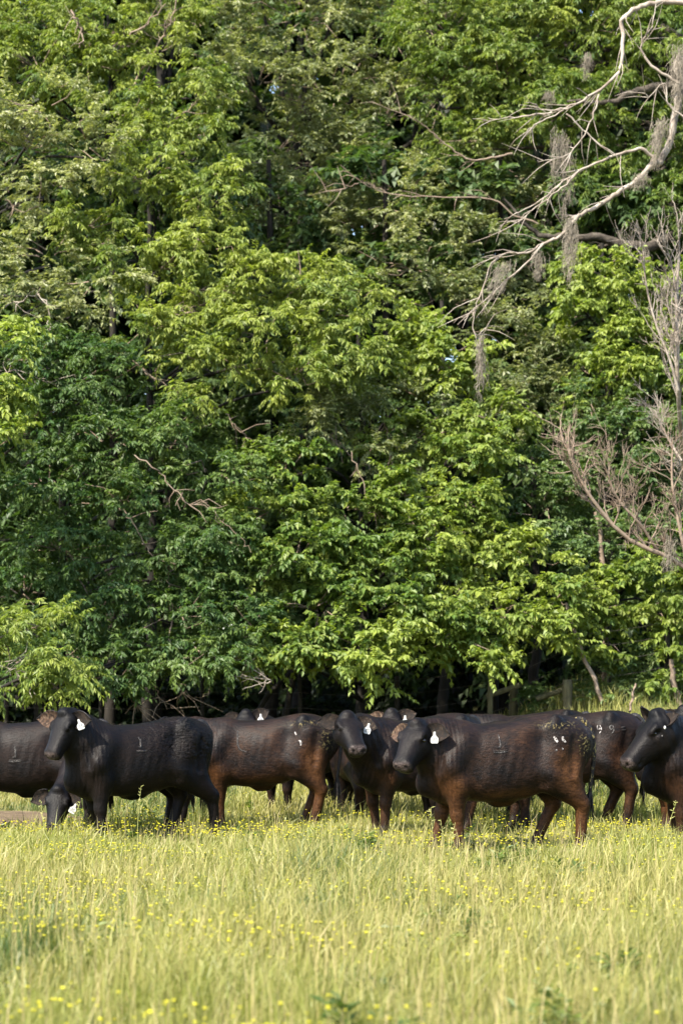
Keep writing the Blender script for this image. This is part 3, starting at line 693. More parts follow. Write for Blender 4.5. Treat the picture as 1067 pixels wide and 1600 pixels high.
def cow(name, label, X, Y, face, poll, muz, scale=1.0, toward=1, h=0.016, brown=0.3, warm=0.4, legs=((0, 0), (0, 0), (0, 0), (0, 0)),
        tags=(), brands=(), curl=0.0, fleck=0.0, ear_tilt=(0, 0), ear_back=0.05, roll=0.0, tail_sw=0.0, tail_mat='tail', seed=1, head_s=1.08, group='cattle of the herd', tilt=0.0, pollY=None, girth=1.0, eyes=True, tag_face=None, tag_roll=0.0, ear_world=None, spots=(), tan_ears=(), cover=0.0, fore=None, ear_s=1.0):
    """X: pixel column of the body centre, Y: distance; face: heading; poll / muz: pixels of the poll and nose"""
    r = np.random.default_rng(seed)
    wx = (X - 533.5) * Y / F; wz = float(gz(wx, Y)); S = scale
    root = empty(name, (wx, Y, wz), face)
    # head in world, then in the animal's frame
    if pollY is None:
        pollY = Y + math.sin(face) * 0.95 * S
    p0 = px(poll[0], poll[1], pollY); hl = 0.50 * S * head_s
    k0 = pollY / F
    dx = (muz[0] - poll[0]) * k0; dz = -(muz[1] - poll[1]) * k0
    rem = hl * hl - dx * dx - dz * dz; dy = -toward * math.sqrt(max(rem, 0.0004))
    U = unit(np.array((dx, dy, dz)))                       # crown to nose
    ref = np.array((0, 0, 1.0)) if abs(U[2]) < 0.93 else np.array((math.cos(face), math.sin(face), 0.25))
    if fore: ref = np.array(fore, float)
    Wv = unit(ref - U * (ref @ U)); Vv = np.cross(Wv, U)
    U, Wv = U * math.cos(.20) + Wv * math.sin(.20), Wv * math.cos(.20) - U * math.sin(.20)   # the skull's own axis
    if roll:
        Wv, Vv = Wv * math.cos(roll) + Vv * math.sin(roll), Vv * math.cos(roll) - Wv * math.sin(roll)
    O = rot_z(p0 - np.array((wx, Y, wz)), -face); U, Wv, Vv = (rot_z(v, -face) for v in (U, Wv, Vv))
    O = O - Wv * 0.088 * S * head_s
    lo = np.minimum([-1.0 * S, -.48 * S, -.02], O - 0.62 * S); hi = np.maximum([.95 * S, .48 * S, 1.5 * S], O + 0.62 * S)
    lo[2] = -0.03
    G = Field(lo, hi, h)
    e = np.eye(3)
    G.loft(np.zeros(3), e[0], e[1] * girth, e[2], TX, TT, TB, TW * TWS, 2.55, 0.02, 0.07, 0.14, S)
    c = lambda a, b, ra, rb, k=0.05, **kw: G.cap(np.array(a) * S, np.array(b) * S, ra * S, rb * S, k * S, **kw)
    for s, (ff, hf) in ((1, (legs[0], legs[2])), (-1, (legs[1], legs[3]))):
        # shoulder and fore leg
        c((.46, .17 * s, 1.11), (.60, .205 * s, .90), .115, .125, .10)
        c((.60, .19 * s, .88), (.50, .185 * s, .70), .125, .100, .08)
        fx, fy = ff
        kn = np.array((.515 + fx * .5, .165 * s + fy * .5, .41)); ft = np.array((.50 + fx, .16 * s + fy, .115))
        c((.51, .18 * s, .72), kn, .122, .066, .06); c(kn + (.008, 0, .015), kn + (.008, 0, -.02), .066, .062, .02)
        c(kn, ft, .058, .050, .03); c(ft, ft + (.005, 0, .005), .050, .050, .02)
        c(ft, ft + (.045, 0, -.075), .046, .058, .03); c(ft + (.045, 0, -.08), ft + (.055, 0, -.105), .060, .062, .02)
        # haunch and hind leg
        c((-.52, .15 * s, 1.16), (-.40, .195 * s, .84), .175, .135, .10)
        c((-.70, .12 * s, 1.14), (-.60, .155 * s, .78), .135, .105, .09)
        c((-.47, .205 * s, 1.325), (-.45, .235 * s, 1.285), .066, .062, .04)
        c((-.80, .10 * s, 1.20), (-.78, .12 * s, 1.17), .06, .05, .04)
        fx, fy = hf
        st = np.array((-.42, .19 * s, .76)); hk = np.array((-.70 + fx * .55, .165 * s + fy * .5, .50)); ft = np.array((-.63 + fx, .16 * s + fy, .12))
        c(st, hk, .145, .068, .07); c((-.60, .165 * s, .82), hk, .13, .060, .06)
        c(hk + (-.02, 0, .03), hk + (0, 0, -.03), .052, .052, .02)
        c(hk, ft, .066, .052, .03); c(ft, ft + (.004, 0, 0), .050, .050, .02)
        c(ft, ft + (.045, 0, -.08), .046, .058, .03); c(ft + (.045, 0, -.085), ft + (.055, 0, -.11), .060, .062, .02)
        # flank hollow in front of the hip, groove behind the shoulder, hollow before it
        G.cap(np.array((-.29, .375 * s, 1.16)) * S, np.array((-.24, .42 * s, 1.0)) * S, .105 * S, .085 * S, .09 * S, sub=True)
        G.cap(np.array((.30, .395 * s, 1.18)) * S, np.array((.345, .375 * s, .72)) * S, .055 * S, .060 * S, .07 * S, sub=True)
        G.cap(np.array((-.30, .36 * s, .70)) * S, np.array((-.22, .42 * s, .60)) * S, .06 * S, .05 * S, .09 * S, sub=True)
        c((.43, .10 * s, 1.225), (.56, .21 * s, .98), .080, .10, .04)
        c((-.45, .215 * s, 1.22), (-.34, .240 * s, .80), .065, .060, .045)                       # fold from hip to stifle
        G.cap(np.array((-.64, .315 * s, 1.16)) * S, np.array((-.62, .305 * s, .82)) * S, .030 * S, .030 * S, .05 * S, sub=True)
        G.cap(np.array((.66, .30 * s, 1.16)) * S, np.array((.74, .27 * s, .86)) * S, .035 * S, .035 * S, .06 * S, sub=True)
    # navel / sheath and brisket
    c((-.02, 0, .55), (.08, 0, .525), .05, .035, .12)
    c((.55, 0, .62), (.76, 0, .72), .13, .115, .10, ax=e[1], sc=0.85)
    # neck
    nb = np.array((.52, 0, 1.005)) * S; hb = O + U * 0.03 * S - Wv * 0.075 * S; mid = nb * 0.5 + hb * 0.5 + np.array((0.02, 0, -0.01)) * S
    lat = unit(np.cross(unit(hb - nb), e[2])); lat2 = unit(lat * 0.6 + Vv * 0.4 if lat @ Vv > 0 else lat * 0.6 - Vv * 0.4)
    G.cap(nb, mid, .305 * S, .255 * S, .10 * S, ax=lat, sc=0.72)
    G.cap(mid, hb - Wv * .02 * S, .255 * S, .150 * S, .07 * S, ax=lat2, sc=0.76)
    cr0 = np.array((.44, 0, 1.215)) * S
    G.cap(cr0, O + U * 0.02 * S - Wv * 0.02 * S, .085 * S, .065 * S, .10 * S)
    thr = O + U * 0.10 * S - Wv * 0.15 * S
    G.cap(np.array((.70, 0, .74)) * S, (np.array((.72, 0, .84)) * S + thr) / 2 , .115 * S, .095 * S, .09 * S, ax=lat, sc=0.62)
    G.cap((np.array((.72, 0, .84)) * S + thr) / 2, thr, .095 * S, .065 * S, .07 * S, ax=lat, sc=0.66)
    # head
    Sh = S * head_s
    G.loft(O, U, Vv, Wv, HX, HT, HB, HW, 2.5, 0.03 * S, -0.10, 0.08, Sh)
    hp = lambda u, v, w: O + (U * u + Vv * v + Wv * w) * Sh
    G.cap(hp(.0, 0, .05), hp(.03, 0, .065), .050 * Sh, .055 * Sh, .03 * Sh, ax=Vv, sc=1.3)
    for s in (-1, 1):
        G.cap(hp(.135, .112 * s, .030), hp(.19, .110 * s, .026), .030 * Sh, .026 * Sh, .025 * Sh)     # brow
        G.cap(hp(.10, .072 * s, -.11), hp(.15, .070 * s, -.13), .062 * Sh, .055 * Sh, .05 * Sh)       # jaw muscle
        G.cap(hp(.168, .138 * s, .000), hp(.182, .138 * s, -.004), .024 * Sh, .022 * Sh, .016 * Sh, sub=True)   # eye socket
        G.cap(hp(.455, .050 * s, -.035), hp(.47, .046 * s, -.045), .034 * Sh, .032 * Sh, .025 * Sh)    # nostril wing
        G.cap(hp(.497, .047 * s, -.035), hp(.487, .062 * s, -.025), .015 * Sh, .011 * Sh, .006 * Sh, sub=True)
        G.cap(hp(.40, .085 * s, -.088), hp(.49, .055 * s, -.092), .009 * Sh, .009 * Sh, .012 * Sh, sub=True)      # mouth line
    G.cap(hp(.44, -.03, -.105), hp(.44, .03, -.105), .034 * Sh, .034 * Sh, .03 * Sh)
    Vb, fb = G.mesh()
    # uneven flesh
    nrm_amp = 0.0045 * S; amp2 = 0.009 * S
    P = Vb / S
    Vb = Vb + nrm_amp * np.stack([vnoise(P * 13, seed + k) for k in range(3)], -1) * .7 + amp2 * np.stack([vnoise(P * 5.5, seed + 9 + k) for k in range(3)], -1)
    ribs = np.sin((P[:, 0] + .25 * P[:, 2]) * 62 + seed) * np.exp(-((P[:, 0] - .04) / .20) ** 2) * np.exp(-((P[:, 2] - .92) / .20) ** 2)
    folds = np.sin((P[:, 0] * 1.0 - .35 * P[:, 2]) * 70 + 2.5 * vnoise(P * 5, seed + 50)) * np.exp(-((P[:, 0] - .72) / .13) ** 2) * smooth(.5, .7, P[:, 2])
    Vb[:, 1] += np.sign(P[:, 1]) * smooth(.03, .12, np.abs(P[:, 1])) * (.0030 * ribs + .0065 * folds) * S
    # coat pattern by place on the body: hair and skin colour, painted-dark hollows
    x, y, z = P.T; hd = (Vb - O) @ np.stack([U, Vv, Wv], 1) / Sh
    onhead = (hd[:, 0] > -0.02) & (np.abs(hd[:, 1]) < 0.16) & (hd[:, 2] > -0.24) & (hd[:, 2] < 0.12) & (hd[:, 0] < 0.53)
    lowleg = smooth(.74, .40, z) * (1 - .65 * smooth(.30, .12, z))
    thigh = np.exp(-(((x + .62) / .22) ** 2 + ((z - .80) / .26) ** 2)) * 1.1
    elbow = np.exp(-(((x - .52) / .22) ** 2 + ((z - .68) / .16) ** 2)) * 0.9
    edge = np.exp(-((z - .62) / .07) ** 2) * smooth(.55, .1, np.abs(x)) * 0.7
    loin = np.exp(-(((x + .08) / .34) ** 2 + ((z - 1.18) / .10) ** 2)) * 0.30
    br_ = np.clip(np.maximum.reduce([lowleg, thigh, elbow, edge, loin]), 0, 1) * brown * (np.abs(y) > 0.05)
    br_ = np.maximum(br_, cover * (0.6 + 0.8 * smooth(1.3, .8, z)))
    br_ = np.where(onhead, 0.0, br_)
    lid = 0
    for s in (-1, 1): lid = np.maximum(lid, 0.45 * np.exp(-((hd[:, 0] - .195) ** 2 + (hd[:, 1] - .12 * s) ** 2 + (hd[:, 2] + .028) ** 2) / .00035))
    skin = np.where(onhead, smooth(.445, .47, hd[:, 0]) * smooth(-.11, -.08, hd[:, 2]) * smooth(.02, -.005, hd[:, 2]), 0)
    dark = 0 * x  # nostrils and mouth line: shade of the hollows painted into the colour
    for s in (-1, 1):
        for ctr, rad in (((.492, .052 * s, -.031), .019),):
            dark = np.maximum(dark, smooth(rad * 1.25, rad * .8, np.linalg.norm(hd - np.array(ctr), axis=1)) * onhead)
    dark = np.maximum(dark, onhead * (np.abs(hd[:, 2] + .092) < .012) * (hd[:, 0] > .36) * .8)
    wr = np.exp(-((x - .68) / .2) ** 2) * smooth(.45, .65, z) * (~onhead)
    cu = curl * smooth(.15, -.25, x) * smooth(.85, 1.05, z)
    fk = fleck * np.maximum(np.exp(-(((x + .78) / .10) ** 2 + ((z - 1.10) / .11) ** 2)) * 1.1, 0.9 * np.exp(-(((x + .50 + (z - 1.3) * .9) / .16) ** 2 + ((z - 1.29) / .035) ** 2)))
    body = mesh_from('body', Vb, fb, M['coat'], root, True,
                     attrs=dict(brown=br_, warm=np.where(onhead, .15 * warm, warm), skin=np.clip(skin + lid * onhead, 0, 1), recess_dark=np.clip(dark, 0, 1), wrinkle=wr, curl=cu, fleck=np.clip(fk, 0, 1)))
    # short coat: one sliver per lock of hair
    at = dict(brown=br_, warm=np.where(onhead, .15 * warm, warm), skin=np.clip(skin, 0, 1), recess_dark=np.clip(dark, 0, 1), wrinkle=wr, curl=cu, fleck=np.clip(fk, 0, 1))
    nf = 32000 if h < .021 else 12000
    qa, qb, qc, qd = (Vb[fb[:, k]] for k in range(4)); fn = np.cross(qc - qa, qd - qb); ar = np.linalg.norm(fn, axis=1); fn = unit(fn)
    pick = r.choice(len(fb), nf, p=ar / ar.sum()); w1 = r.uniform(0, 1, (nf, 1)); w2 = r.uniform(0, 1, (nf, 1))
    ctr = (qa[pick] * (1 - w1) + qb[pick] * w1) * (1 - w2) + (qd[pick] * (1 - w1) + qc[pick] * w1) * w2; nn = fn[pick]
    vi = fb[pick, 0]; hh_ = hd[vi]; hm = onhead[vi]
    flow = np.tile(np.array((-.75, 0, -.55)), (nf, 1)) + r.normal(0, .18, (nf, 3))
    flow = flow + np.stack([vnoise(ctr / S * 4, seed + 30 + k) for k in range(3)], -1) * (.35 + 1.3 * cu[vi][:, None])
    flow = np.where(hm[:, None], -U + Wv * .1 + r.normal(0, .2, (nf, 3)), flow)
    legm = (ctr[:, 2] / S < .62)[:, None]; flow = np.where(legm & ~hm[:, None], np.array((-.15, 0, -1.0)) + r.normal(0, .15, (nf, 3)), flow)
    flow = unit(flow - nn * np.sum(flow * nn, -1, keepdims=True)); latv = np.cross(nn, flow)
    fl_ = r.uniform(.012, .028, (nf, 1)) * S * (1 + .9 * cu[vi][:, None]) * np.where(hm[:, None], .6, 1); fw_ = r.uniform(.0013, .0028, (nf, 1)) * S
    lift = r.uniform(.06, .34, (nf, 1)) * (1 + .6 * cu[vi][:, None])
    tiltv = nn * r.normal(0, .16, (nf, 1))
    ctr0 = ctr - nn * .002
    VF = np.stack([ctr0 - (latv + tiltv) * fw_, ctr0 + (latv + tiltv) * fw_, ctr0 + (flow + nn * lift) * fl_], 1).reshape(-1, 3)
    tone_ = np.repeat(np.clip(r.normal(.05, .30, nf), -.6, 1.2), 3)
    fo = mesh_from('coat_hair', VF, np.arange(nf * 3).reshape(-1, 3), M['coat'], root, False, attrs={**{k: np.repeat(v[vi], 3) for k, v in at.items() if k not in ('wrinkle', 'curl')}, 'hair_tone': tone_})
    tag(fo, kind='stuff')
    bvh = BVHTree.FromPolygons([tuple(v) for v in Vb], [tuple(q) for q in fb])
    # eyes
    if eyes:
        for s in (-1, 1):
            th_, ph = np.meshgrid(np.linspace(0, 2 * math.pi, 12, endpoint=False), np.linspace(0, math.pi, 8), indexing='ij')
            sp = np.stack([np.cos(th_) * np.sin(ph), np.sin(th_) * np.sin(ph), np.cos(ph)], -1)
            idx = np.arange(96).reshape(12, 8); q = np.stack([idx[:, :-1], np.roll(idx, -1, 0)[:, :-1], np.roll(idx, -1, 0)[:, 1:], idx[:, 1:]], -1).reshape(-1, 4)
            mesh_from('eye', sp.reshape(-1, 3) * 0.0185 * Sh + hp(.176, .113 * s, .0), q, M['eye'], root, True)
    # ears
    Ve, fe = ear_geo()
    tips = {}
    for s, tl in ((1, ear_tilt[0]), (-1, ear_tilt[1])):
        d = unit(Vv * s + Wv * (-.25) - U * (ear_back + math.sin(tl)))
        if ear_world and ear_world.get(s): d = unit(rot_z(ear_world[s], -face))
        # hollow faces forward (U) and slightly down
        fwd = unit(U * 0.45 + Wv * 0.75 + Vv * s * 0.15); fwd = unit(fwd - d * (fwd @ d)); up = np.cross(d, fwd) * (1 if s > 0 else 1)
        bs = hp(.062, .095 * s, .012)
        W3 = bs + (Ve[:, :1] * d - Ve[:, 1:2] * fwd + Ve[:, 2:3] * up) * Sh * 0.95 * ear_s
        # front sheet and a back sheet, thick rim
        Bk = W3 - fwd * (0.012 * Sh)
        nn = len(W3)
        eo = mesh_from('ear', np.concatenate([Bk]), fe, M['ear_out'], root, True)
        eo.modifiers.new('thick', 'SOLIDIFY').thickness = 0.006
        mesh_from('inner_ear', W3 * 0.999, fe, M['ear_tan' if s in tan_ears else 'ear_in'], eo, True)
        tips[s] = (bs + d * 0.10 * Sh, d, fwd, up)
    for s, offs in tags:
        b0, d, fwd, up = tips[s]
        toc = rot_z(np.array((0.15, -1, 0.1)), -face)
        n_ = unit(toc); side_v = unit(np.cross(n_, e[2])); dn = np.array((0, 0, 1.0))
        if tag_roll:
            side_v, dn = side_v * math.cos(tag_roll) + dn * math.sin(tag_roll), dn * math.cos(tag_roll) - side_v * math.sin(tag_roll)
        o_ = b0 + d * (offs[0] * Sh) + n_ * 0.035 + dn * offs[1]
        TS = 0.95
        pts = np.array([o_ + side_v * a_ * TS + dn * b_ * TS for a_, b_ in TAG_OUT])
        nT = len(pts); Vt = np.concatenate([pts + n_ * .002, pts - n_ * .002])
        me = bpy.data.meshes.new('ear_tag'); me.from_pydata([tuple(v) for v in Vt], [], [list(range(nT))[::-1], list(range(nT, 2 * nT))] + [(k, (k + 1) % nT, nT + (k + 1) % nT, nT + k) for k in range(nT)])
        me.update(); me.materials.append(M['tag']); to = bpy.data.objects.new('ear_tag', me); COL.objects.link(to); to.parent = root
        # faded handwriting
        geo = []
        for stz in ([(-.006, -.058), (-.016, -.059), (-.017, -.067), (-.007, -.068), (-.008, -.076), (-.017, -.077)], [(.010, -.058), (.004, -.070), (.006, -.077), (.014, -.076), (.014, -.069), (.006, -.069)], [(-.026, -.088), (-.018, -.084), (-.026, -.098), (-.017, -.098)], [(-.006, -.085), (-.005, -.099)], [(.006, -.086), (.013, -.086), (.007, -.099)], [(.020, -.086), (.026, -.092), (.020, -.098)]):
            pp = spline([o_ + side_v * a_ * TS + dn * b_ * TS + n_ * .0035 for a_, b_ in stz], 9)
            geo.append(tube_geo(pp, np.full(9, .0019), 4))
        Vi, fi = join_geo(geo); mesh_from('number', Vi, fi, M['ink'], to)
    for sx_, sy_, sY, sr, sm in spots:
        pw = rot_z(px(sx_, sy_, sY) - np.array((wx, Y, wz)), -face); vd = unit(rot_z(px(sx_, sy_, sY) - np.array((0, 0, CH)), -face))
        hit = bvh.ray_cast(Vector(pw - vd * .8), Vector(vd))
        if hit[0] is None: continue
        th_, ph = np.meshgrid(np.linspace(0, 2 * math.pi, 9, endpoint=False), np.linspace(0, math.pi, 6), indexing='ij')
        sp = np.stack([np.cos(th_) * np.sin(ph), np.sin(th_) * np.sin(ph), np.cos(ph) * 1.5], -1).reshape(-1, 3) * sr
        idx = np.arange(54).reshape(9, 6); q = np.stack([idx[:, :-1], np.roll(idx, -1, 0)[:, :-1], np.roll(idx, -1, 0)[:, 1:], idx[:, 1:]], -1).reshape(-1, 4)
        mesh_from('horn_scar', sp + np.array(hit[0]), q, M[sm], root, True)
    # tail
    sw = tail_sw
    tp = spline(np.array([(-.72, 0, 1.325), (-.81, 0, 1.32), (-.885, 0.01, 1.22), (-.915, .02 + sw * .3, 1.03), (-.895, .02 + sw * .7, .80), (-.87, .02 + sw, .60)]) * S, 20)
    Vt, ft_ = tube_geo(tp, np.interp(np.linspace(0, 1, 20), [0, .1, .3, .8, 1], [.035, .045, .032, .020, .018]) * S, 8)
    to = mesh_from('tail', Vt, ft_, M[tail_mat], root, True)
    geo = []
    for k in range(16):
        d0 = r.normal(0, .022, 3); d0[2] = 0
        q_ = spline([tp[-2] , tp[-1] + d0 * .8 + (0, 0, -.08), tp[-1] + d0 * 1.3 + (0, 0, -.20 - r.uniform(0, .12))], 6)
        geo.append(tube_geo(q_, [.012, .012, .010, .008, .005, .001], 4))
    Vt, ft_ = join_geo(geo); tag(mesh_from('tail_switch', Vt, ft_, M['tail'], to, True), kind='stuff')
    # brands on the left flank
    for bname, mk, strokes, wdt in brands:
        geo = [g for g in (stroke_ribbon(bvh, [(x_ * S, z_ * S) for x_, z_ in st_], wdt, 1) for st_ in strokes) if g is not None]
        if geo:
            Vr, fr = join_geo(geo); mesh_from(bname, Vr, fr, M[mk], root, True)
    tag(root, label, 'cow', group)
    return root

D = math.radians
def digit9(x, z, s=1.0):   # seen with the animal facing left: +x runs to the left in the photo
    return [(x - .022 * s, z + .03 * s), (x, z + .05 * s), (x + .026 * s, z + .035 * s), (x + .022 * s, z + .005 * s), (x, z + .0 * s), (x - .022 * s, z + .02 * s), (x - .024 * s, z - .02 * s), (x + .002 * s, z - .06 * s)]
rib = lambda x, z, s=1.0: [[(x - .005 * s, z + .14 * s), (x - .015 * s, z + .07 * s), (x - .012 * s, z + .02 * s), (x + .02 * s, z + .015 * s)], [(x + .06 * s, z - .03 * s), (x, z - .035 * s), (x - .08 * s, z - .025 * s)]]
rib_highlight = lambda x, z, s=1.0: [[(x + .06 * s, z - .012 * s), (x, z - .018 * s), (x - .08 * s, z - .008 * s)]]  # highlight line painted along the lower bar of the brand

HERD = [
 dict(name='cow', label='black cow cut off by the left edge with a brand scar on its ribs', X=52, Y=23.6, face=D(180), poll=(-95, 1165), muz=(-125, 1220), brown=.12, warm=.5, h=.0205,
      brands=[('brand_scar', 'scar', rib(.16, .93), .022), ('brand_highlight', 'scar_pale', rib_highlight(.16, .93), .007)], seed=2, girth=1.0),
 dict(name='cow', label='black cow grazing with its face lowered into the grass at left', X=205, Y=23.6, face=D(215), poll=(90, 1229), muz=(87, 1294), pollY=22.5, scale=.90, brown=.1, warm=.3, h=.0205, toward=1,
      fore=(-.05, -1, .15), ear_world={-1: (-.92, 0, -.35), 1: (.75, -.2, -.55)}, tags=[(1, (.05, -.01))], seed=3, tag_roll=.5),
 dict(name='cow', label='glossy black cow with white ear tag standing at left, shaggy rump', X=216, Y=22.3, face=D(211), poll=(99, 1109), muz=(79, 1180), scale=.965, brown=.04, warm=.25, h=.0195, pollY=21.75,
      legs=((.02, .02), (-.12, 0), (-.24, .02), (.16, .02)), curl=1.0, tags=[(1, (-.02, .0))], brands=[('brand_scar', 'scar', rib(.12, 1.06, .9), .020), ('brand_highlight', 'scar_pale', [[(.10, 1.16), (.115, 1.09)], [(.16, 1.035), (.05, 1.03)]], .016)], seed=4, tag_roll=-.35, ear_world={1: (.85, -.45, -.02), -1: (-.95, .05, .02)}, tail_sw=-.13, tan_ears=(-1,)),
 dict(name='cow', label='brown-flanked cow standing broadside behind the black tagged cow', X=413, Y=24.2, face=D(178), poll=(257, 1123), muz=(240, 1183), brown=.95, warm=1.0, cover=.15, h=.0205, scale=.97,
      legs=((.0, 0), (.06, 0), (.02, 0), (.16, 0)), fleck=.55, brands=[('white_brand', 'white_hair', [[(-.385, 1.19), (-.40, 1.15)], [(-.43, 1.09), (-.455, 1.075), (-.455, 1.03)]], .020), ('brand_scar', 'scar', [[(.30, 1.2), (.28, 1.0), (.18, .95)]], .02)], seed=5),
 dict(name='cow', label='black cow peering over the back of the brown-flanked cow', X=478, Y=26.4, face=D(225), poll=(384, 1109), muz=(380, 1158), pollY=25.7, brown=.3, warm=.4, h=.024, scale=.90, tags=[(1, (.0, .0))], ear_world={-1: (-.95, 0, -.1), 1: (.85, 0, .4)}, seed=6),
 dict(name='cow', label='brown-backed cow turned away behind the cow staring at the camera', X=566, Y=25.3, face=D(100), poll=(545, 1230), muz=(540, 1270), pollY=26.4, brown=.3, warm=1.0, h=.024, scale=.97, seed=7),
 dict(name='cow', label='black cow staring at the camera with white tag beside its muzzle', X=652, Y=22.75, face=D(214), poll=(543, 1112), muz=(560, 1168), pollY=22.0, brown=.55, warm=.6, h=.0195, scale=.97,
      tags=[(1, (.02, .01))], ear_world={-1: (-.97, -.1, .02), 1: (.9, .0, -.25)}, seed=8, tag_roll=.25, legs=((.05, 0), (-.05, 0), (.05, 0), (-.1, 0))),
 dict(name='cow', label='black cow whose head shows just behind the large tagged cow', X=730, Y=24.6, face=D(195), poll=(611, 1108), muz=(598, 1160), pollY=24.1, brown=.2, warm=.4, h=.024, scale=.90, ear_world={-1: (-.9, .1, -.1), 1: (.85, .1, .25)}, tan_ears=(-1,), tags=[(1, (-.03, .0))], seed=9),
 dict(name='cow', label='dark cow hidden behind the large tagged cow, only its back and poll showing', X=826, Y=26.4, face=D(184), poll=(730, 1118), muz=(715, 1170), brown=.3, warm=.7, h=.026, scale=.94, seed=10),
 dict(name='cow', label='dark cow with the freeze brand 99 on its rump', X=886, Y=24.0, face=D(180), poll=(752, 1165), muz=(735, 1225), brown=.45, warm=.8, h=.0205, scale=1.0,
      legs=((0, 0), (.1, 0), (-.02, 0), (.2, 0)), brands=[('brand_digit', 'white_hair', [digit9(-.335, 1.19, .85)], .015), ('brand_digit', 'grey_hair', [digit9(-.47, 1.19, .85)], .012), ('brand_digit', 'scar_pale', [[(-.57, 1.21), (-.62, 1.215)], [(-.58, 1.18), (-.63, 1.185)], [(-.6, 1.15), (-.605, 1.14)]], .012)], tail_sw=.02, seed=11),
 dict(name='cow', label='large brown-black cow in front with white tag and the brand 66 on its rump', X=787, Y=20.6, face=D(190), poll=(651, 1125), muz=(624, 1194), pollY=20.25, brown=1.0, warm=.95, h=.0175, scale=1.0,
      legs=((.0, .02), (.16, -.02), (-.10, .0), (.26, 0)), fleck=.75, tags=[(1, (-.03, .0))], tail_mat='tail_dirty', ear_tilt=(.05, -.05), tan_ears=(-1,), cover=.09,
      brands=[('brand_scar', 'scar', rib(.13, 1.06, 1.0), .018), ('brand_highlight', 'scar_pale', rib_highlight(.13, 1.06, 1.0), .006),
              ('white_brand', 'white_hair', [[(-.425, 1.18), (-.44, 1.15), (-.455, 1.125)], [(-.505, 1.18), (-.51, 1.15), (-.535, 1.125)]], .026), ('white_brand', 'white_hair', [[(-.43, 1.045), (-.45, 1.05)], [(-.50, 1.075), (-.505, 1.05)]], .016)], seed=12),
 dict(name='cow', label='black cow behind the right-edge cow with only its poll and brown leg showing', X=1112, Y=23.6, face=D(183), poll=(1068, 1104), muz=(1052, 1165), pollY=23.2, brown=1.0, warm=.6, h=.024, seed=14),
 dict(name='cow', label='black cow with a white horn scar at the right edge, facing left', X=1138, Y=21.3, face=D(186), poll=(1024, 1109), muz=(970, 1190), pollY=21.0, brown=.5, warm=.45, h=.0195, scale=1.03, head_s=1.24, seed=13, ear_s=.66, ear_world={1: (.75, -.35, .50), -1: (-.60, .15, .70)}, spots=[(1038, 1137, 20.8, .013, 'tag'), (1034, 1150, 20.8, .008, 'grey_hair')],
      legs=((.03, 0), (-.03, 0), (0, 0), (0, 0))),
]
for c_ in HERD: cow(**c_)
print('leaves', n_leaves[0])

# ------------------------------------------------------------------ the wood floor, fence and deadwood
M['litter'] = noise_mat('shade_darkened_leaf_litter', [(0.3, (0.0108, 0.0096, 0.0054)), (0.55, (0.0210, 0.0192, 0.0096)), (0.75, (0.0360, 0.0360, 0.0150))], 8, 0.95, 0.6)  # leaf litter, its colour darkened to deepen the shade under the crowns
xs = np.linspace(-14, 14, 80); ys = np.linspace(0, 1, 30)
GX, T_ = np.meshgrid(xs, ys, indexing='ij')
front = 33.4 + 0.5 * np.sin(GX * 0.9) + 0.3 * np.sin(GX * 2.3 + 1) + 1.6 * smooth(2.5, 5, GX)
GY = front + (60 - front) * T_
V = np.stack([GX, GY, gz(GX, GY) + 0.012 * smooth(0, 0.02, T_) + 0.004], -1).reshape(-1, 3)
i = (np.arange(79)[:, None] * 30 + np.arange(29)[None]).ravel()
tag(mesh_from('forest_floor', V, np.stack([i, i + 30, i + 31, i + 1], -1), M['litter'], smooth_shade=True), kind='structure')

def box_post(c0, hgt, w, lean=(0, 0), sides=7, top_cut=0.02, seed=0):
    r = np.random.default_rng(seed); zz = np.linspace(0, hgt, 7)
    P = np.stack([c0[0] + lean[0] * zz / hgt, c0[1] + lean[1] * zz / hgt, c0[2] + zz], -1)
    P = np.vstack([P, P[-1:] + (0, 0, 0.004)])
    R = np.append(w / 2 * (1 + r.uniform(-.06, .06, 7)), 0.004)
    return tube_geo(P, R, sides)

f0 = gp(886, 33); froot = empty('wire_fence', f0)
inv = -np.array(f0)
FP = [(886, 33.0, 1.50, .155), (801, 34.6, 1.75, .15), (764, 33.3, 1.45, .09), (620, 33.8, 1.5, .09), (470, 33.8, 1.5, .07), (318, 33.8, 1.45, .07), (158, 33.8, 1.45, .06), (10, 33.8, 1.45, .08), (1040, 33.4, 1.4, .09), (1180, 33.4, 1.5, .1)]
tops = []
for k, (x, Y, hg, w) in enumerate(FP):
    g = gp(x, Y)
    want = px(x, 1062 if k == 0 else 1066, Y)[2] if k < 3 else g[2] + hg
    V, f = box_post(g + inv, want - g[2], w, (0.02 * math.sin(k), 0), 8, seed=k)
    mesh_from('post', V, f, M['post' if k < 3 else 'bark'], froot, True)
for a_, b_ in (((760, 1088), (812, 1070)), ((838, 1092), (884, 1076))):
    V, f = tube_geo(spline([px(a_[0], a_[1], 33.6) + inv, px(b_[0], b_[1], 33.4) + inv], 6), np.full(6, .045), 7)
    mesh_from('brace', V, f, M['post'], froot, True)
order = sorted(FP)
for hh in (0.35, 0.6, 0.85, 1.1, 1.32):
    pts = []
    for (x, Y, hg, w) in order:
        if (x, Y) in ((801, 34.6),): continue
        g = gp(x, Y); pts.append(g + inv + (0, -w / 2 - .005, hh + 0.1))
    out = []
    for p_, q_ in zip(pts[:-1], pts[1:]):
        for t in np.linspace(0, 1, 5)[:-1]:
            out.append(p_ + (q_ - p_) * t - np.array((0, 0, .03 * 4 * t * (1 - t))))
    out.append(pts[-1]); out = np.array(out)
    V, f = tube_geo(out, np.full(len(out), .0026), 4)
    mesh_from('wire', V, f, M['wire'], froot, True)
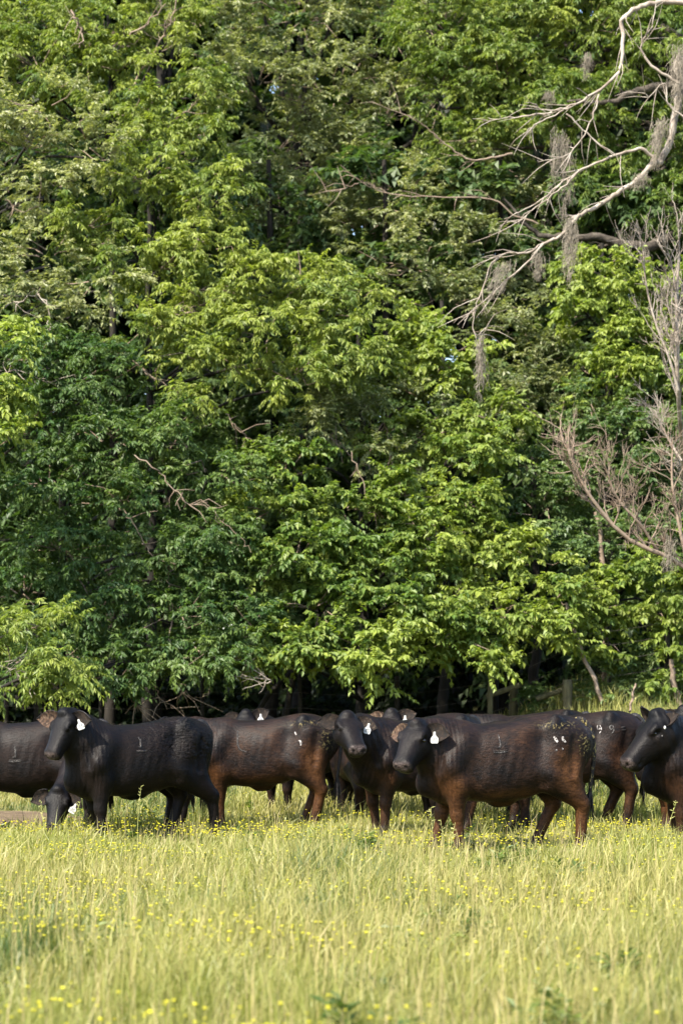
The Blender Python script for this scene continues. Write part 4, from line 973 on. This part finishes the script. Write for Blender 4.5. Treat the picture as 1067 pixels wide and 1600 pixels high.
tag(froot, 'weathered post and wire fence running along the foot of the wood', 'fence')

# leaning dead stems
def stem_thing(name, label, cat, path, r0, r1, mat, n=10, sides=7):
    P = spline(path, n); root = empty(name, P[0])
    r = np.random.default_rng(len(label)); P[1:-1] += r.normal(0, .012, (n - 2, 3))
    V, f = tube_geo(P - P[0], np.linspace(r0, r1, n), sides); mesh_from('trunk', V, f, M[mat], root, True)
    return tag(root, label, cat)
stem_thing('dead_tree', 'thin bare dead trunk leaning left above the fence post', 'tree', br([(940, 1095), (920, 1045), (902, 1000), (884, 942)], 32.8), .038, .024, 'twig')
stem_thing('slender_tree', 'pale straight trunk showing between leaves at right', 'tree', br([(946, 1100), (944, 1000), (942, 900), (938, 840), (930, 800)], 34.6), .06, .04, 'twig')
stem_thing('sapling', 'dim slanting sapling trunk in the dark gap below the centre boughs', 'sapling', br([(398, 1120), (420, 1085), (445, 1060), (470, 1030)], 34.5), .05, .03, 'bark')
stem_thing('sapling', 'dim upright sapling trunk in the dark gap left of centre', 'sapling', br([(446, 1125), (452, 1085), (462, 1040)], 34.2), .06, .05, 'bark')
stem_thing('sapling', 'slim grey sapling trunk behind the left cow head', 'sapling', br([(84, 1140), (86, 1100), (90, 1040)], 34.0), .05, .04, 'bark')
stem_thing('stake', 'short dry stick standing in the grass behind the right cow ears', 'stick', br([(983, 1112), (987, 1088), (993, 1068)], 31.0), .022, .016, 'twig')
stem_thing('vine_clad_sapling', 'small pale trunk wrapped in leaves at the right edge of the bank', 'sapling', br([(1062, 1105), (1052, 1065), (1048, 1030)], 33.2), .06, .04, 'twig')

# the dead tree at upper right
def limb_set(root, inv, specs, mat):
    for path, r0, r1, Y, dy in specs:
        n = max(8, len(path) * 4); P = spline(br(path, Y, dy), n)
        r = np.random.default_rng(int(abs(path[0][0] * 7 + path[-1][1]))); P[1:-1] += r.normal(0, .009, (n - 2, 3)); P += .05 * np.stack([vnoise(P * 2.1, 3 + k) for k in range(3)], -1) * np.linspace(0, 1, n)[:, None]
        V, f = tube_geo(P + inv, np.linspace(r0 * .82, r1 * .8, n), 7); mesh_from('branch', V, f, M[mat], root, True)
        # side twigs
        geo = []
        for k in range(int(n * 0.45)):
            if r0 > .08: break
            j = r.integers(n // 4, n - 1); d = unit(P[j] - P[j - 1]); L = r.uniform(.15, .65)
            dd = unit(d + r.normal(0, .55, 3) + (0, 0, -.05)); m = P[j] + dd * L * .5 + r.normal(0, .03, 3)
            e_ = m + unit(dd + (0, 0, -.25) + r.normal(0, .25, 3)) * L * .55
            geo.append(tube_geo(spline([P[j], m, e_], 5) + inv, [.009, .007, .006, .004, .002], 4))
        if geo:
            V, f = join_geo(geo); tag(mesh_from('twigs', V, f, M[mat], root, True), kind='stuff')

g = gp(1185, 31.5); droot = empty('dead_tree', g); inv = -np.array(g)
V, f = tube_geo(spline([g, px(1190, 600, 31.5), px(1180, 200, 31.5), px(1170, -150, 31.6)], 16) + inv, np.linspace(.26, .14, 16), 10)
mesh_from('trunk', V, f, M['bark_dark'], droot, True)
limb_set(droot, inv, [
    ([(1175, 30), (1067, 5), (1019, 6), (990, 16), (971, 34), (975, 64), (973, 97), (959, 124), (929, 146), (892, 167), (862, 176), (825, 182)], .058, .010, 31.2, -.06),
    ([(892, 167), (850, 172), (838, 163)], .016, .005, 30.5, 0), ([(880, 172), (845, 190), (817, 206)], .016, .005, 30.5, 0), ([(862, 176), (800, 183), (745, 189)], .016, .004, 30.5, .05),
    ([(935, 148), (926, 180), (907, 221), (877, 246), (839, 248)], .018, .005, 30.6, -.05), ([(884, 178), (922, 210), (959, 240)], .017, .012, 30.5, .05),
    ([(1180, 150), (1090, 130), (1061, 94), (1062, 140), (1055, 190), (1033, 248), (1023, 250)], .085, .06, 31.2, -.05),
    ([(1023, 248), (1003, 232), (985, 235), (950, 245), (905, 266), (875, 285), (845, 308), (812, 330), (785, 345)], .035, .006, 30.8, -.05),
    ([(905, 266), (880, 292), (840, 320), (805, 350), (785, 362)], .018, .005, 30.4, -.04),
    ([(1023, 250), (1000, 275), (972, 297), (945, 312), (910, 332), (888, 340)], .055, .032, 30.9, -.04),
    ([(905, 335), (878, 365), (850, 380), (820, 396), (790, 398), (768, 415), (748, 470), (741, 492)], .034, .008, 30.6, -.05),
    ([(850, 380), (815, 418), (785, 445), (755, 470), (728, 500)], .022, .006, 30.3, -.04), ([(741, 480), (741, 518), (752, 522), (764, 512)], .009, .004, 30.2, 0),
    ([(1100, 200), (1062, 178), (1042, 160), (1038, 130), (1012, 148), (1008, 135)], .022, .006, 30.7, 0), ([(1060, 130), (1020, 105), (1003, 75), (1020, 45), (1026, 10)], .03, .008, 30.9, 0)], 'deadwood')
tag(droot, 'dead bleached tree reaching bare branches in from the upper right', 'tree')
limb2 = empty('dead_limb', px(770, 246, 38)); inv2 = -px(770, 246, 38)
limb_set(limb2, inv2, [([(800, 240), (770, 246), (735, 250), (700, 230), (670, 205), (640, 185), (575, 158)], .026, .007, 38.6, -.1)], 'twig')
tag(limb2, 'grey dead limb crossing the foliage above the pale oak', 'branch')
limb3 = empty('dead_limb', px(830, 350, 38)); inv3 = -px(830, 350, 38)
limb_set(limb3, inv3, [([(840, 350), (800, 335), (770, 313), (690, 308), (615, 305), (580, 295), (560, 285), (530, 262)], .022, .007, 38.4, -.08), ([(560, 287), (530, 298), (505, 300)], .010, .006, 36.9, 0)], 'twig')
tag(limb3, 'long thin dead limb level across the middle of the pale oak', 'branch')

# bare leafless bush tree at the right edge
def bare_grow(P, d, L, rad, depth, r, out, bias):
    n = 5; pts = [P]
    for k in range(n):
        d = unit(d + r.normal(0, .16, 3) + bias * .10); pts.append(pts[-1] + d * L / n)
    out.append((np.array(pts), rad, rad * .62, depth))
    if depth == 0: return
    nb = r.integers(3, 5) if depth > 1 else r.integers(3, 6)
    for k in range(nb):
        j = r.integers(2, n + 1); nd = unit(d + r.normal(0, .55, 3) * (1, .8, 1) + bias * .22)
        bare_grow(pts[j], nd, L * r.uniform(.5, .8), rad * r.uniform(.42, .62), depth - 1, r, out, bias)
def bare_tree(name, label, base, mains, seed, mat='twig'):
    r = np.random.default_rng(seed); root = empty(name, base); inv = -np.array(base); fine = []
    for path, rad, d_, L_, bias, nn in mains:
        P = spline(path, 12)
        V, f = tube_geo(P + inv, np.linspace(rad, rad * .45, 12), 7); mesh_from('branch', V, f, M[mat], root, True)
        for k in range(nn):
            j = r.integers(3, 12); out = []
            tan = unit(P[min(j + 1, 11)] - P[j - 1])
            bare_grow(P[j], unit(tan * .5 + np.array(d_) + r.normal(0, .4, 3) * (1, .7, 1)), L_ * r.uniform(.5, 1.1), rad * .38, 2, r, out, np.array(bias))
            for pts, a_, b_, dep in out:
                fine.append(tube_geo(pts + inv, np.linspace(max(a_ * .8, .0036), max(b_ * .8, .0022), len(pts)), 4))
    V, f = join_geo(fine); tag(mesh_from('twigs', V, f, M[mat], root, True), kind='stuff')
    return tag(root, label, 'tree')
Yb = 31.6
bare_tree('bare_tree', 'leafless grey tree with upswept twigs at the right edge', gp(1082, 35.6), [
    ([gp(1082, 35.6), px(1076, 900, 35.0), px(1066, 720, 33), px(1058, 600, Yb), px(1056, 480, Yb), px(1060, 400, Yb)], .05, (-.2, 0, .9), .75, (0, 0, .6), 22),
    ([px(1059, 610, Yb), px(1045, 560, Yb - .1), px(1022, 500, Yb - .15), px(1008, 440, Yb - .2), px(1005, 400, Yb - .2)], .024, (-.1, 0, .9), .5, (0, 0, .8), 12),
    ([px(1064, 720, Yb), px(1040, 680, Yb + .1), px(1022, 640, Yb + .1)], .02, (-.4, 0, .5), .5, (-.2, 0, .4), 6)], 5, 'deadwood')
bare_tree('bare_tree', 'spreading bare reddish brushwood arching left at the right edge', gp(1110, 31), [
    ([gp(1110, 31), px(1100, 960, 31), px(1070, 885, 31), px(1020, 862, 30.9), px(975, 838, 30.8), px(940, 800, 30.7), px(915, 765, 30.6), px(895, 725, 30.6)], .045, (-.1, 0, .8), .55, (-.1, 0, .5), 26),
    ([px(1030, 866, 31), px(1000, 820, 30.8), px(965, 780, 30.7), px(945, 730, 30.6)], .026, (-.1, 0, .8), .5, (0, 0, .5), 14),
    ([px(1075, 890, 31), px(1060, 820, 31), px(1050, 760, 31), px(1049, 720, 31)], .03, (-.1, 0, .5), .5, (0, 0, .3), 14)], 6, 'twig')
b1 = empty('dead_brush', px(415, 1062, 31.2)); out = []
r = np.random.default_rng(3)
for k in range(5): bare_grow(px(425, 1064, 31.2) - px(415, 1062, 31.2), unit(np.array((-.8, -.1, .1)) + r.normal(0, .3, 3)), .45, .012, 1, r, out, np.array((-.2, 0, -.1)))
V, f = join_geo([tube_geo(p_, np.linspace(a_, b_ * .6, len(p_)), 4) for p_, a_, b_, _ in out])
mesh_from('twigs', V, f, M['deadwood'], b1, True); tag(b1, 'tuft of pale dead twigs under the centre boughs', 'twigs')

# hanging moss
def moss(label, x, y0, y1, wpx, Y, slant=0.0, seed=1, dens=1.0):
    r = np.random.default_rng(seed); top = px(x, y0, Y); root = empty('hanging_moss', top); s = Y / F
    L = (y1 - y0) * s; W = wpx * s; geo = []
    nt_ = max(3, int(5 * dens + W * 14))
    for q_ in range(nt_):
        tx_ = r.normal(0, .26) * W; ty_ = r.normal(0, .2) * W; tl_ = L * (1.0 if q_ == 0 else r.uniform(.35, .95)); tw_ = r.uniform(.010, .045) + W * .12
        t_top = 0 if q_ < 2 else r.uniform(0, .15) * L
        for k in range(int(10 + tl_ * 30 * dens)):
            t0 = r.uniform(0, .93)
            wid = tw_ * (1 - t0) ** .6 + .004
            ln = min(r.uniform(.08, .38), tl_ * (1.06 - t0)); m = 6; zz = np.linspace(0, -ln, m)
            P = np.stack([tx_ + r.normal(0, .5) * wid + slant * (t0 * tl_ - zz) + .02 * math.sin(t0 * 6 + q_) + np.cumsum(r.normal(0, .019, m)), ty_ + r.normal(0, .5) * wid + np.cumsum(r.normal(0, .010, m)), -t_top - t0 * tl_ + zz], -1)
            geo.append(tube_geo(P, np.linspace(.0036, .0015, m), 3))
    V, f = join_geo(geo); tag(mesh_from('strands', V, f, M['moss'], root, False), kind='stuff')
    tag(root, label, 'moss', 'hanging moss')
moss('longest grey moss beard hanging below the upper dead branch', 879, 196, 338, 24, 30.6, 0.02, 1)
moss('thick grey moss beard hanging from the broken lower dead branch', 891, 335, 448, 26, 30.5, -0.02, 2)
moss('thin moss wisp hanging left of the thick beard', 840, 388, 436, 8, 30.2, 0, 3)
moss('slanting moss tuft on the forked tip of the dead branch', 792, 405, 465, 22, 30.1, -0.35, 4, .7)
moss('lone moss strand hanging lowest below the dead branch tip', 751, 522, 624, 9, 30.1, 0, 5)
moss('moss coating the thick mossy stem at the upper right edge', 1058, 60, 190, 30, 30.9, -0.02, 6)
moss('moss fringe under the crook of the mossy stem', 1036, 180, 262, 34, 30.7, -0.12, 7)
moss('short moss fringe hanging below the crook of the dead tree', 1000, 268, 298, 14, 30.7, 0, 8)
moss('faint shaded moss beard high in the dark oak', 918, 80, 125, 12, 38.2, 0, 9)
moss('dark moss beard below the heavy oak limb near the right edge', 1007, 385, 470, 14, 37.9, 0, 10)
moss('grey moss beard hanging in the bare reddish brushwood', 1043, 832, 892, 12, 30.8, 0, 11)
moss('small moss tuft on the left end of the heavy oak limb', 858, 140, 168, 20, 38.0, 0, 12, .7)

# ------------------------------------------------------------------ shrubs on the bank
def shrub(label, x, y, Y, rx, rz, sp, seed, tone=.6, dens=1.2):
    r = np.random.default_rng(seed); g = gp(x, Y); root = empty('shrub', g); C = px(x, y, Y); s = Y / F
    v, c, tw = lobe_leaves(C, (rx * s, .5, rz * s), sp, r, dens, tone)
    tag(leaf_object('foliage', [v], [c], M['leaf'], root, -g), kind='stuff')
    V, f = tube_geo(spline([g, (g + C) / 2 + (.05, 0, 0), C], 6) - g, np.linspace(.03, .012, 6), 5); mesh_from('stem', V, f, M['bark'], root, True)
    tag(root, label, 'shrub', 'shrubs along the fence')
shrub('sunlit green shrub to the right of the big fence post', 935, 1085, 33.4, 40, 18, 'green', 1)
shrub('leafy shrub at the foot of the leaning dead trunk', 950, 1050, 33.8, 40, 25, 'green', 2, .45)
shrub('yellow-green shrub on the bank at the right edge', 1045, 1055, 33.6, 30, 35, 'maple', 3, .6)
shrub('low shrub in the middle of the sunlit bank', 1000, 1075, 33.8, 35, 18, 'green', 4, .6)
shrub('dim shrub left of the big fence post', 850, 1090, 34.5, 35, 18, 'green', 5, .4)
shrub('shrub beyond the right edge of the bank', 1110, 1060, 33.6, 40, 35, 'maple', 6, .6)
shrub('leafy mound climbing the tree at right above the bank', 1000, 1020, 34.4, 50, 35, 'green', 7, .35)

# ------------------------------------------------------------------ meadow grass
r = np.random.default_rng(5)
def scatter(n_per, y0, y1, margin=1.9):
    ys_ = []; out = []
    for yy in np.arange(y0, y1, 0.5):
        w = yy * 0.1639 + margin; n = int(n_per(yy) * 0.5 * 2 * w)
        out.append(np.stack([r.uniform(-w, w, n), yy + r.uniform(0, .5, n)], -1))
    return np.concatenate(out)
def patch(p, sc, seed): return vnoise(np.column_stack([p * sc, 0 * p[:, 0]]), seed)
def blades(p, hgt, wid, lean, col, wind=.25):
    n = len(p); base = np.column_stack([p, gz(p[:, 0], p[:, 1])])
    az = r.uniform(0, 2 * math.pi, n); ld = np.stack([np.cos(az) + wind, np.sin(az), 0 * az], -1) * lean[:, None]
    fa = r.uniform(0, math.pi, n); wv = np.stack([np.cos(fa), np.sin(fa) * .6, 0 * fa], -1) * wid[:, None] / 2
    up = np.array((0, 0, 1.0))
    m = base + ld * hgt[:, None] * .32 + up * hgt[:, None] * .58
    t = base + ld * hgt[:, None] * 1.0 + up * hgt[:, None] * (1 - .35 * np.minimum(lean, 1.2))[:, None]
    V = np.stack([base - wv, base + wv, m + wv * .85, m - wv * .85, t], 1).reshape(-1, 3)
    i = np.arange(n)[:, None] * 5
    tri = np.concatenate([i + np.array([0, 1, 2]), i + np.array([0, 2, 3]), i + np.array([3, 2, 4])], 1).reshape(-1, 3)
    return V, tri, np.repeat(col, 5, 0)
STRAW, YGR, GRN = np.array((.272, .246, .086)), np.array((.178, .190, .042)), np.array((.048, .080, .018))
def grass_col(p, g_amt):
    n = len(p); a_ = np.clip(.5 + .42 * patch(p, 1.3, 1) + .25 * patch(p, 5.0, 3) + r.normal(0, .28, n), 0, 1)[:, None]
    c = STRAW * (1 - a_) + YGR * a_
    g_amt = g_amt + .7 * smooth(26, 30, p[:, 1])
    g_ = np.clip((patch(p, .9, 2) + .6 * patch(p, 3.4, 4) + .35 * patch(p, 7.5, 5)) * 1.1 - .62 + g_amt + r.normal(0, .25, n), 0, 1)[:, None]
    return (c * (1 - g_) + GRN * g_) * r.uniform(.75, 1.2, (n, 1))
def keep(p): return ~on_dirt(p[:, 0], p[:, 1])
p = scatter(lambda y: np.interp(y, [8, 14, 20, 26, 38], [860, 660, 520, 320, 230]), 8.5, 37.5); p = p[keep(p)]
tall = np.clip(1 + .35 * patch(p, .8, 6) + .5 * patch(p, 3.4, 8) + .3 * patch(p, 7, 9), .3, 2.0)
n = len(p); hg = np.clip(r.normal(.24, .08, n), .08, .5) * tall * np.interp(p[:, 1], [8, 14, 19, 22, 29, 34], [1.0, .92, .80, .72, .8, 1.1])
g1 = blades(p, hg, r.uniform(.006, .013, n) * np.interp(p[:, 1], [8, 14, 20, 36], [.6, .85, 1.15, 1.7]), r.uniform(.1, .7, n), grass_col(p, .08))
# arching tufts
q0 = scatter(lambda y: np.interp(y, [8, 20, 30], [4, 7.5, 4]), 8.5, 32); q0 = q0[keep(q0)]
p = (q0[:, None] + r.normal(0, .05, (len(q0), 26, 2))).reshape(-1, 2); n = len(p)
tc_ = np.repeat(r.uniform(0, 1, len(q0)) ** 2.2, 26)
g2 = blades(p, np.repeat(r.uniform(.22, .42, len(q0)) * np.interp(q0[:, 1], [8, 15, 20, 30], [1.1, 1, .65, .7]), 26) * r.uniform(.6, 1.1, n), r.uniform(.007, .014, n) * np.interp(p[:, 1], [8, 16], [.6, 1]), r.uniform(.3, 1.2, n), grass_col(p, .25) * (1 - .5 * tc_[:, None]) + GRN * .5 * tc_[:, None])
# seed stalks standing above
p = scatter(lambda y: np.interp(y, [8, 16, 24, 30], [40, 34, 16, 6]), 8.5, 30); p = p[keep(p)]; n = len(p)
g3 = blades(p, r.uniform(.35, .62, n) * np.interp(p[:, 1], [8, 17, 20], [1, .95, .6]), r.uniform(.003, .006, n), r.uniform(.05, .35, n), np.tile((.38, .31, .15), (n, 1)) * r.uniform(.7, 1.15, (n, 1)))
Vs, Fs, Cs, off = [], [], [], 0
for v, f, c in (g1, g2, g3): Vs.append(v); Fs.append(f + off); Cs.append(c); off += len(v)
print('grass tris', sum(map(len, Fs)))
tag(mesh_from('meadow_grass', np.concatenate(Vs), np.concatenate(Fs), M['grass'], None, False, np.concatenate(Cs)), 'tall pale yellow-green meadow grass covering the pasture', 'grass', kind='stuff')

# low broad-leaved weeds
LEAF['weed'] = (0.085, 0.034, 0.15, 12, 0.25); PAL['weed'] = ((0.050, 0.085, 0.018), (0.130, 0.165, 0.035))
q0 = scatter(lambda y: np.interp(y, [8, 14, 24, 30], [.3, 1.0, 1.6, .6]), 9, 30); q0 = q0[keep(q0)]
q0 = q0[patch(q0, 1.0, 31) + .5 * patch(q0, 3.0, 32) > -.15]
wb = np.repeat(np.column_stack([q0, gz(q0[:, 0], q0[:, 1]) + .03]), 9, 0); nw = len(wb)
wd_ = r.normal(0, 1, (nw, 3)) * (1, 1, .25); wd_[:, 2] = np.abs(wd_[:, 2]) + .9
V, c = leaf_arrays(wb + r.normal(0, .04, (nw, 3)) * (1, 1, 0), unit(wd_), np.repeat(r.uniform(.14, .30, len(q0)) * np.interp(q0[:, 1], [8, 15, 20], [1.2, 1, .75]), 9), 'weed', r, np.repeat(r.uniform(0, 1, len(q0)), 9))
tag(leaf_object('meadow_weeds', [V], [c], M['grass']), 'low leafy green weeds growing among the meadow grass', 'weeds', kind='stuff')

# yellow wildflowers
p = scatter(lambda y: np.interp(y, [8, 14, 20, 26, 30], [90, 130, 165, 90, 12]), 8.5, 29); p = p[keep(p)]
w = np.clip(.12 + .8 * patch(p, 1.4, 21) + .5 * patch(p, 4, 22), .02, 1); p = p[r.uniform(size=len(p)) < w]; n = len(p)
c0 = np.column_stack([p, gz(p[:, 0], p[:, 1]) + r.uniform(.5, 1.05, n) * np.interp(p[:, 1], [8, 14, 20, 30], [.36, .32, .25, .22])])
sz = r.uniform(.008, .015, n)[:, None]
off_ = np.array([(1, 0, .2), (0, 1, .2), (-1, 0, .2), (0, -1, .2), (0, 0, .55), (0, 0, -.5)])
V = (c0[:, None] + off_[None] * sz[:, None]).reshape(-1, 3); i = np.arange(n)[:, None] * 6
tri = np.concatenate([i + np.array(t_) for t_ in ((0, 1, 4), (1, 2, 4), (2, 3, 4), (3, 0, 4), (1, 0, 5), (2, 1, 5), (3, 2, 5), (0, 3, 5))], 1).reshape(-1, 3)
cF = np.repeat(np.array((.55, .50, .04)) * r.uniform(.7, 1.1, (n, 1)), 6, 0)
tag(mesh_from('yellow_wildflowers', V, tri, M['petal'], None, False, cF), 'scattered small yellow wildflowers through the meadow', 'flowers', kind='stuff')

# single seed-headed stalks that stand out against the cattle
def stalk(label, x, y0, y1, Y, lean, seed, col='twig'):
    r2 = np.random.default_rng(seed); b_ = px(x, y0, Y); X_ = b_[0]; g = np.array((X_, Y, float(gz(X_, Y)))); t = px(x + lean, y1, Y)
    root = empty('grass_stalk', g); P = spline([g, (g + t) / 2 - (lean * .002, 0, 0), t], 9) - g
    V, f = tube_geo(P, np.linspace(.0032, .002, 9), 4); mesh_from('stem', V, f, M['stalk'], root, True)
    geo = []
    for k in range(14):
        j = P[-1] - (P[-1] - P[-4]) * r2.uniform(0, 1); d = unit(r2.normal(0, 1, 3) * (1, 1, .4) + (0, 0, .6)); L = r2.uniform(.02, .05)
        geo.append(tube_geo(np.array([j, j + d * L * .5, j + d * L]), [.002, .005, .001], 4))
    V, f = join_geo(geo); mesh_from('seed_head', V, f, M['stalk'], root, True)
    tag(root, label, 'grass', 'tall grass stalks')
M['stalk'] = noise_mat('seed_stalk', [(0.3, (0.1620, 0.1800, 0.0450)), (0.7, (0.3060, 0.2790, 0.1080))], 9, .7, 0)
for k, (lab, x, y0, y1, Y, ln) in enumerate([
    ('tall seed stalk in front of the black tagged cow belly', 215, 1290, 1228, 21.0, 6), ('bent seed stalk before the black tagged cow front legs', 112, 1300, 1252, 20.8, 14),
    ('thin stalk beside the grazing cow ear', 70, 1300, 1250, 20.8, -6), ('seed stalk in front of the large cow far front leg', 676, 1335, 1262, 19.4, -3),
    ('seed stalk in front of the large cow near front leg', 703, 1340, 1285, 19.4, 8), ('short stalk left of the large cow front legs', 694, 1335, 1280, 19.2, -6),
    ('nodding seed stalk in front of the right-edge cow chest', 1040, 1330, 1252, 20.0, 16), ('leaning seed stalk left of the right-edge cow leg', 1022, 1335, 1245, 20.0, -8),
    ('thin stalk between the large cow and the branded cow', 975, 1330, 1268, 20.5, -8), ('pale stalk below the staring cow chest', 605, 1330, 1290, 19.8, 5)]):
    stalk(lab, x, y0, y1, Y, ln, k)
